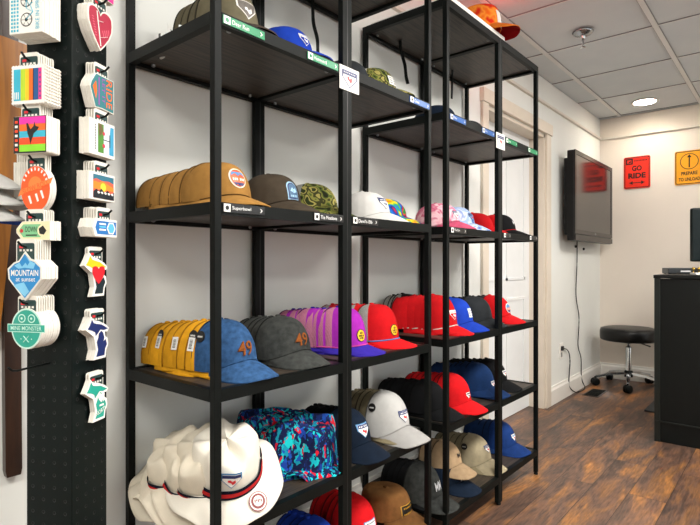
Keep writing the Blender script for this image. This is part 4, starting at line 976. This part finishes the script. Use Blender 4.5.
# partly seen pack above the heart, packs on the far sides
pack('R', zat(-22, dR), rect(-.038, -.040, .038, .040), lambda m: (m.flat(rect(-.037, -.039, .037, .039), Y0, 0), m.flat(rect(-.03, -.03, .03, .03), Y0-.0003, 1)), [I['p'], I['b']], 4, .034, 'blue and pink square sticker above the heart, cut by the photo edge', 'square sticker of the blue and pink pack')
KB = [(zat(46, 1.26), 'grey backed sticker on the tower side nearest the shelves, beside the heart'), (zat(272, 1.26), 'grey backed sticker on the tower side nearest the shelves, beside the yellow Michigan sticker')]
for z, lab in KB:
    pack('B', z, rect(-.03, -.03, .03, .03), lambda m: m.flat(rect(-.029, -.029, .029, .029), Y0, 0), [ink('steel', '#8fa3b5')], 2, .022, lab, 'white square sticker on the side nearest the shelves')
for z, lab in ((zat(182, 1.15), 'white block sticker on the far left side of the tower beside the orange one'),):
    pack('K', z, rect(-.028, -.040, .028, .040), lambda m: m.flat(rect(-.027, -.039, .027, .039), Y0, 0), [I['w']], 7, .052, lab, 'white block sticker on the far left side')

# ------------------------------------------------------------------ wooden skis and peg caps left of the tower
amb = wood('amber_wood', ['#7a4a1c', '#a0651f', '#b8782a'], (14, 14, 1.2), .35, .1, 3); dkw = wood('dark_ski_wood', ['#1c100a', '#352015', '#281812'], (14, 14, 1.2), .3, .1, 3)
def ski(x0, z0, x1, z1, w, y, m_, label):
    a = Vector((x0, 0, z0)); b = Vector((x1, 0, z1)); L_ = (b-a).length; t = (b-a)/L_; s = Vector((t.z, 0, -t.x))
    pr_ = [(0, .42), (.015, .5), (.3, .5), (.8, .46), (1.2, .5)]; P_ = []
    for q, k in pr_:
        if q < L_: P_.append((q, k))
    P_.append((L_, .5))
    pts = [a+t*q+s*w*k for q, k in P_]+[a+t*q-s*w*k for q, k in reversed(P_)]
    o = MB().prism([(p.x, p.z) for p in pts], -.011, .011).build('wooden_ski', m_, loc=(0, y, 0)); return tag(o, label, 'ski', None)
ski(.468, .60, .456, 2.30, .036, 1.478, dkw, 'dark stained wooden ski hanging upright on the wall left of the tower')
ski(.395, .95, .462, 1.66, .07, 1.455, amb, 'amber wooden ski leaning across the dark one left of the tower')
hk = MB(); hk.tube([(0, 0, 0), (0, -.13, 0), (0, -.14, .012)], .003)
ho = tag(hk.build('wall_hook', BLK, loc=(.33, 1.489, 1.36)), 'black wall hook holding the white caps at the left edge', 'hook')
for i in range(3):
    e = make_cap('baseball_cap', wht, under=cloth('navy_brim', '#24408c') if i == 0 else None, brim=wht, edge=nvb, cp=P(h=.12, arch=.026, seed=60+i),
        label=('white cap with a navy under-brim, lowest of three at the left edge', 'white cap, middle of three at the left edge', 'white cap, topmost of three at the left edge')[i])
    e.location = (.281, 1.378, 1.222+.034*i); e.rotation_euler = (math.radians(6), math.radians(0), math.radians(52+4*i)); 

# ------------------------------------------------------------------ television, cords, outlet, vent
tv = empty('television', (4.97, 1.40, 1.31), math.radians(0), label='black flat television mounted high on the wall beside the doorway', cat='television')
tvm = mat('tv_plastic', '#0c0c0d', .4, 0, .05, 20, spec=.25); bez = mat('tv_bezel', '#1e1c1b', .25, 0, .05, 20, spec=.3)
w2 = .56
b = MB(); b.box(-w2, -.045, 0, w2, .012, .73, 0, .008); b.box(-w2+.05, .012, .05, w2-.05, .055, .68, 0, .012); b.build('cabinet', tvm, tv)
b = MB(); b.box(-w2, -.053, .055, -w2+.035, -.045, .73); b.box(w2-.035, -.053, .055, w2, -.045, .73); b.box(-w2+.035, -.053, .695, w2-.035, -.045, .73); b.box(-w2+.035, -.053, .055, w2-.035, -.045, .09); b.build('bezel', bez, tv)
MB().box(-w2+.035, -.0495, .09, w2-.035, -.0455, .695).build('screen', mat('tv_glass', '#141211', .12, 0, .0, spec=.55), tv)
MB().box(-w2+.004, -.056, .004, w2-.004, -.045, .05, 0, .003).build('speaker_bar', bez, tv)
b = MB(); b.text('LG', 0, .073, .03, .014, -.0537); b.build('maker_mark', plastic('silver_ink', '#c8c8c8', .3), tv)
MB().box(-.2, .055, .2, .2, .0895, .5).build('wall_bracket', BLK, tv)
yc = 1.474
def W_(u, v, y=yc):
    c_, s_ = math.cos(.6978), math.sin(.6978); a = (u-350)/530.82; b_ = -(v-264.04)/530.82
    X = c_+a*s_; Y = s_-a*c_; k = y/Y; return (X*k, y, 1.12+b_*k)
tvc = cord('cord', [W_(577, 234), W_(577, 262), W_(576, 295), W_(579, 318), W_(578, 345), W_(581, 358), W_(581.5, 378), (W_(582, 392)[0], 1.45, .006), (W_(574, 393)[0]+.03, 1.45, .006)], .0045, BLKI, None, None)
bpy.context.view_layer.update(); tvc.parent = tv; tvc.matrix_parent_inverse = tv.matrix_world.inverted()
cord('power_cord', [W_(561.5, 349, 1.474), W_(566, 349), W_(569, 353), W_(570, 362), W_(569, 378), W_(569.5, 387), (W_(574, 392)[0], 1.452, .006), (W_(580, 392)[0], 1.44, .006)], .0045, BLKI, 'black cord looping from the wall outlet to the floor', 'cord')
o = empty('wall_outlet', (4.50, YW, .40), label='white wall outlet below the television', cat='outlet')
MB().box(-.04, -.006, -.065, .04, 0, .065, 0, .003).build('cover_plate', trimw, o); MB().box(-.017, -.022, .005, .017, -.006, .04, 0, .003).build('plug', BLKI, o)
m = MB(); m.box(-.016, -.0075, -.05, .016, -.006, -.012, 0, .002); m.build('socket', mat('socket_grey', '#8d8c88', .5, 0, 0), o)
for u, v in ((575, 246.5), (583, 249)):
    p = W_(u, v, YW); tag(MB().lathe([(.012, 0), (.012, -.010), (.006, -.016)], (0, 0, 0), 14, axis='Y').build('cable_grommet', BLKI, loc=(p[0], YW, p[2])), 'small black cable grommet on the wall below the television', 'grommet', 'cable grommets below the television')
v_ = MB(); v_.box(-.15, -.065, 0, .15, .065, .004, 0, .001)
for k in range(14): v_.box(-.135+k*.02, -.052, .004, -.127+k*.02, .052, .0065, 1)
tag(v_.build('floor_vent', [mat('vent_brown', '#2b211b', .4, .3, .05), BLK], loc=(4.90, 1.33, 0)), 'dark rectangular floor vent in front of the baseboard', 'vent')

# ------------------------------------------------------------------ signs on the far wall
def sign(y, z, wd, ht, bg, art, label, fg=BLKI):
    o = empty('wall_sign', (XF, y, z), -PI/2, label=label, cat='sign')     # local x runs to the right, local -y faces the room
    m = MB(); m.prism(rrect(-wd/2, -ht/2, wd/2, ht/2, .016), -.008, 0); m.build('panel', [bg], o)
    m = MB(); R1 = rrect(-wd/2+.006, -ht/2+.006, wd/2-.006, ht/2-.006, .013); R2 = rrect(-wd/2+.013, -ht/2+.013, wd/2-.013, ht/2-.013, .009); n = len(R1)
    m.add([(p[0], -.0084, p[1]) for p in R1+R2], [(k, (k+1) % n, (k+1) % n+n, k+n) for k in range(n)], 0); art(m); m.build('print', [fg, bg], o); return o
def go(m):
    m.flat(rrect(-.095, .078, -.034, .135, .004), -.0085, 0); m.flat(rrect(-.083, .090, -.047, .122, .004), -.0088, 1); m.flat([(-.078, .094), (-.052, .094), (-.052, .118), (-.065, .106)], -.0091, 0)
    for k in range(9): m.flat(rect(-.022+k*.0125, .105, -.014+k*.0125, .118), -.0085, 0)
    m.text('GO', 0, .040, .085, .052, -.0086, bold=.045); m.text('RIDE', 0, -.030, .150, .052, -.0086, bold=.045)
    m.flat(rect(-.045, -.102, .045, -.094), -.0086); 
    for s in (-1, 1): m.flat([(s*.068, -.098), (s*.036, -.080), (s*.036, -.116)], -.0086)
sign((1.272+1.045)/2, 1.996, .227, .305, plastic('sign_red', '#e42a12', .4), go, 'red sign reading GO RIDE with a double arrow on the far wall')
def prep(m):
    n = 40; R1 = circ(0, .055, .072, n); R2 = circ(0, .055, .066, n); m.add([(p[0], -.0086, p[1]) for p in R1+R2], [(k, (k+1) % n, (k+1) % n+n, k+n) for k in range(n)], 0)
    m.flat(rect(-.005, .0, .005, .10), -.0086); m.flat([(-.018, .092), (.018, .092), (0, .118)], -.0086)
    m.text('PREPARE', 0, -.052, .125, .032, -.0086, bold=.03); m.text('TO UNLOAD', 0, -.106, .165, .032, -.0086, bold=.03)
sign(.846-.113, 1.994, .227, .308, plastic('sign_yellow', '#eea010', .4), prep, 'yellow sign reading PREPARE TO UNLOAD with an up arrow on the far wall')

# ------------------------------------------------------------------ stool
st = empty('rolling_stool', (5.353, 1.166, 0), math.radians(0), label='black round rolling stool with a chrome base beside the desk', cat='stool')
vin = mat('black_vinyl', '#0c0d0d', .35, 0, .05, 20, spec=.3)
MB().lathe([(.10, .425), (.225, .425), (.238, .435), (.240, .46), (.240, .505), (.232, .530), (.20, .540), (.10, .543), (0, .543)], n=48).build('seat', vin, st)
MB().lathe([(.014, .28), (.014, .42), (.05, .424)], n=20).build('piston', [chrome], st)
MB().lathe([(.026, .12), (.026, .36), (.024, .365), (.014, .366)], n=20).build('gas_lift', [chrome], st)
MB().lathe([(.03, .40), (.05, .40), (.055, .424), (.03, .424)], n=20).build('seat_plate', BLK, st)
MB().lathe([(.036, .09), (.036, .14), (.028, .15)], n=20).build('hub', BLK, st)
MB().tube([(.02, 0, .41), (.12, -.06, .395), (.2, -.12, .36), (.22, -.135, .352)], .006).build('height_lever', BLK, st)
dirv = math.radians(191)
for k in range(5):
    a = dirv+k*2*PI/5; ca, sa = math.cos(a), math.sin(a)
    m = MB(); 
    for (r0, z0, w0, r1, z1, w1) in ((.02, .125, .04, .15, .115, .034), (.15, .115, .034, .285, .082, .026)):
        vs = []
        for r_, z_, w_ in ((r0, z0, w0), (r1, z1, w1)):
            for s_, h_ in ((-1, -.010), (1, -.010), (.7, .010), (-.7, .010)): vs.append((ca*r_-sa*s_*w_/2, sa*r_+ca*s_*w_/2, z_+h_))
        m.add(vs, [(0, 1, 2, 3), (7, 6, 5, 4), (0, 4, 5, 1), (1, 5, 6, 2), (2, 6, 7, 3), (3, 7, 4, 0)])
    leg = m.build('leg', chrome, st)
    m = MB(); cx, cy = ca*.285, sa*.285; tg = (-sa, ca)
    q = a+.9+k
    for s_ in (-1, 1):
        m.lathe([(.006, -.010), (.034, -.010), (.036, 0), (.034, .010), (.006, .010)], (0, 0, 0), 18, axis='X')
        cnt = 18*5+36
        for i in range(len(m.v)-cnt, len(m.v)):
            p = m.v[i]; xx = p[0]+s_*.014; m.v[i] = (cx+xx*math.cos(q)-p[1]*math.sin(q), cy+xx*math.sin(q)+p[1]*math.cos(q), p[2]+.036)
    m.lathe([(.008, .04), (.008, .085)], (cx, cy, 0), 10); m.box(cx-.014, cy-.014, .028, cx+.014, cy+.014, .06, 0, .003)
    m.build('caster', BLK, st)

# ------------------------------------------------------------------ desk, monitor, device, mat
dk = mat('desk_black', '#070b0a', .45, 0, .12, 14, .08, 60, spec=.25)
o = empty('reception_desk', (4.15, -.15, 0), label='tall black reception desk at the right edge', cat='desk')
def dl(b): b.location = (-4.15, .15, 0); return b
yD0, yD1 = -1.0, .68
m = MB(); m.box(3.835, yD0+.02, .0, 4.5, yD1-.02, 1.02, 0, .002); dl(m.build('carcass', dk, o))
m = MB(); m.box(3.82, yD0, 0, 3.84, yD1, 1.028, 0, .002); dl(m.build('front_panel', dk, o))
m = MB(); m.box(3.814, yD1-.028, 0, 3.836, yD1+.004, 1.03, 0, .002); m.box(3.812, yD0, .125, 3.822, yD1, .133, 0); dl(m.build('trim_strip', mat('desk_trim', '#131a18', .3, 0, .05), o))
m = MB(); m.box(3.808, yD0-.01, 1.03, 4.52, yD1+.008, 1.052, 0, .003); dl(m.build('desk_top', dk, o))
dt = 1.052
def Pd(u, d):
    c_, s_ = math.cos(.6978), math.sin(.6978); r = (u-350)/530.82*d; return (d*c_+r*s_, d*s_-r*c_)
bx, by = Pd(682, 3.62)
o = empty('desk_device', (bx, by, dt), math.radians(-62), label='flat black box device on the desk corner', cat='device')
MB().box(-.105, -.06, .003, .105, .06, .042, 0, .006).build('case', mat('device_black', '#1d2022', .3, 0, .05), o)
MB().box(-.03, -.0612, .015, .03, -.0605, .024).build('front_mark', plastic('silver_ink', '#c8c8c8', .3), o)
m = MB()
for sx in (-.09, .09):
    for sy in (-.045, .045): m.lathe([(.008, 0), (.008, .004)], (sx, sy, 0), 10)
m.build('feet', BLK, o)
mx_, my_ = Pd(738, 3.78)
o = empty('computer_monitor', (mx_, my_, dt), math.radians(-58), label='dark computer monitor standing on the desk, cut by the right edge', cat='monitor')
m = MB(); m.box(-.315, -.03, .085, .315, .015, .47, 0, .014); m.build('shell', mat('monitor_shell', '#081516', .4, 0, .08, spec=.2), o)
MB().box(-.295, .0155, .105, .295, .018, .45).build('screen', mat('monitor_glass', '#0b0d10', .08, 0, 0), o)
m = MB(); m.box(-.03, -.05, .01, .03, -.028, .3, 0, .004); m.build('stand_neck', BLK, o); MB().box(-.15, -.12, 0, .15, .08, .012, 0, .004).build('stand_foot', BLK, o)
# brass candle-like trinkets beside the stand
for i, (u, d) in enumerate(((693.5, 3.5), (699, 3.52))):
    x_, y_ = Pd(u, d); tag(MB().lathe([(.001, 0), (.014, 0), (.014, .004), (.004, .01), (.004, .026), (.011, .032), (.009, .044), (.001, .048)], n=20).build('desk_bell', mat('brass', '#b99a4c', .25, .9, .05), loc=(x_, y_, dt)), ('small brass bell on the desk beside the black device', 'small brass bell at the right edge of the desk')[i], 'bell')
x_, y_ = Pd(698, 3.42)
tag(MB().box(-.045, -.03, 0, .045, .03, .012, 0, .001).build('paper_stack', WHITE, loc=(x_, y_, dt), rot=.5), 'small white paper stack on the desk', 'paper')
tag(MB().box(-.35, -.55, 0, .35, .55, .012, 0, .004).build('floor_mat', mat('mat_rubber', '#23272a', .7, 0, .1, 40, .2, 200), loc=(4.88, .33, 0)), 'dark rubber floor mat behind the desk', 'mat')

# ------------------------------------------------------------------ ceiling fixtures and lamps
def downlight(x, y, label, group):
    o = empty('ceiling_light', (x, y, H), label=label, cat='ceiling light', group=group)
    MB().lathe([(.088, -.003), (.105, -.004), (.108, .0)], n=36).build('trim_ring', trimw, o)
    MB().lathe([(.001, -.0035), (.088, -.0035)], n=36).build('diffuser', mat('lamp_diffuser', '#ffffff', .5, 0, 0, emit=('#fff2dc', 14)), o); return o
downlight(5.28, 1.02, 'round recessed ceiling light near the far wall', None)
downlight(5.28, -.9, 'round recessed ceiling light over the desk', None)
TR = [(1.32, -.344), (3.30, -.344), (1.32, -2.324), (3.30, -2.324), (-.66, -.344)]  # unseen ceiling panels, added to soften the light on the shelves
for x, y in TR:
    o = empty('added_panel_light', (x, y, H), label='unseen rectangular ceiling panel added for soft light over the shop floor', cat='ceiling light', group='added panel lights over the shop floor')
    m = MB(); m.box(-.60, -.30, -.008, .60, -.28, -.003); m.box(-.60, .28, -.008, .60, .30, -.003); m.box(-.60, -.28, -.008, -.58, .28, -.003); m.box(.58, -.28, -.008, .60, .28, -.003); m.build('frame', trimw, o)
    MB().box(-.58, -.28, -.005, .58, .28, -.003).build('diffuser', mat('added_panel_diffuser', '#ffffff', .5, 0, 0, emit=('#fdf6ea', 5)), o)
def area(name, loc, rot, sx, sy, e, col):
    l = bpy.data.lights.new(name, 'AREA'); l.shape = 'RECTANGLE'; l.size = sx; l.size_y = sy; l.energy = e; l.color = col
    o = bpy.data.objects.new(name, l); COL.objects.link(o); o.location = loc; o.rotation_euler = rot; return o
for (x, y), e in (((5.28, 1.02), 3.5), ((5.28, -.9), 14)):
    l = bpy.data.lights.new('downlight_lamp', 'AREA'); l.shape = 'DISK'; l.size = .17; l.energy = e; l.color = (1, .93, .84); l.spread = math.radians(150)
    q = bpy.data.objects.new('downlight_lamp', l); COL.objects.link(q); q.location = (x, y, H-.008)
for x, y in TR: area('added_panel_lamp', (x, y, H-.012), (0, 0, 0), 1.14, .54, 66 if y > -1 else 28, (1, .97, .92))
for i, (a, b_) in enumerate(wins):
    area('window_daylight', ((a+b_)/2, YR-.14, (wz0+wz1)/2), (PI/2, 0, 0), b_-a-.1, wz1-wz0-.1, 16, (.93, .97, 1.0))
sp = empty('fire_sprinkler', (3.429, 1.002, H), label='chrome pendant fire sprinkler on the ceiling', cat='sprinkler')
MB().lathe([(.0, -.002), (.058, -.002), (.062, -.008), (.050, -.020), (.034, -.026), (.03, -.03), (.0, -.03)], n=28).build('escutcheon', mat('dull_chrome', '#9a9da0', .25, 1, .05), sp)
m = MB(); m.lathe([(.016, -.026), (.016, -.05), (.01, -.055)], n=16); m.tube([(-.014, 0, -.05), (-.016, 0, -.075), (-.005, 0, -.095)], .003); m.tube([(.014, 0, -.05), (.016, 0, -.075), (.005, 0, -.095)], .003); m.lathe([(.004, -.052), (.004, -.095), (.018, -.098), (.018, -.101), (.0, -.102)], n=16)
m.build('nozzle', chrome, sp)
# unseen red lamp, added to cast the red glow on the ceiling
ri = empty('added_red_lamp', (2.63, 1.157, H), label='unseen red lamp added for the ceiling glow above the orange cap', cat='ceiling lamp')
MB().lathe([(.045, 0), (.045, -.012), (.036, -.016)], n=24).build('lamp_base', trimw, ri)
MB().lathe([(.036, -.016), (.030, -.034), (.016, -.044), (.0, -.047)], n=24).build('lamp_dome', mat('red_lens', '#ff2010', .3, 0, 0, emit=('#ff1808', 8)), ri)
l = bpy.data.lights.new('added_red_glow', 'POINT'); l.energy = 2.0; l.color = (1, .10, .07); l.shadow_soft_size = .04
q = bpy.data.objects.new('added_red_glow', l); COL.objects.link(q); q.location = (2.63, 1.157, H-.09)

# ------------------------------------------------------------------ world, camera, view
w = bpy.data.worlds.new('sky'); S.world = w; w.use_nodes = True
bg = w.node_tree.nodes['Background']; bg.inputs['Color'].default_value = (.75, .85, 1, 1); bg.inputs['Strength'].default_value = .8
cam = bpy.data.cameras.new('camera'); cam.sensor_width = 36; cam.lens = 530.82/700*36; cam.shift_y = 1.54/700; cam.clip_start = .01
co = bpy.data.objects.new('camera', cam); COL.objects.link(co); co.location = (0, 0, 1.12); co.rotation_euler = (PI/2, 0, .6978-PI/2)
S.camera = co
S.view_settings.view_transform = 'Standard'; S.view_settings.look = 'None'; S.view_settings.gamma = 1; S.view_settings.use_curve_mapping = False
S.view_settings.exposure = -.2
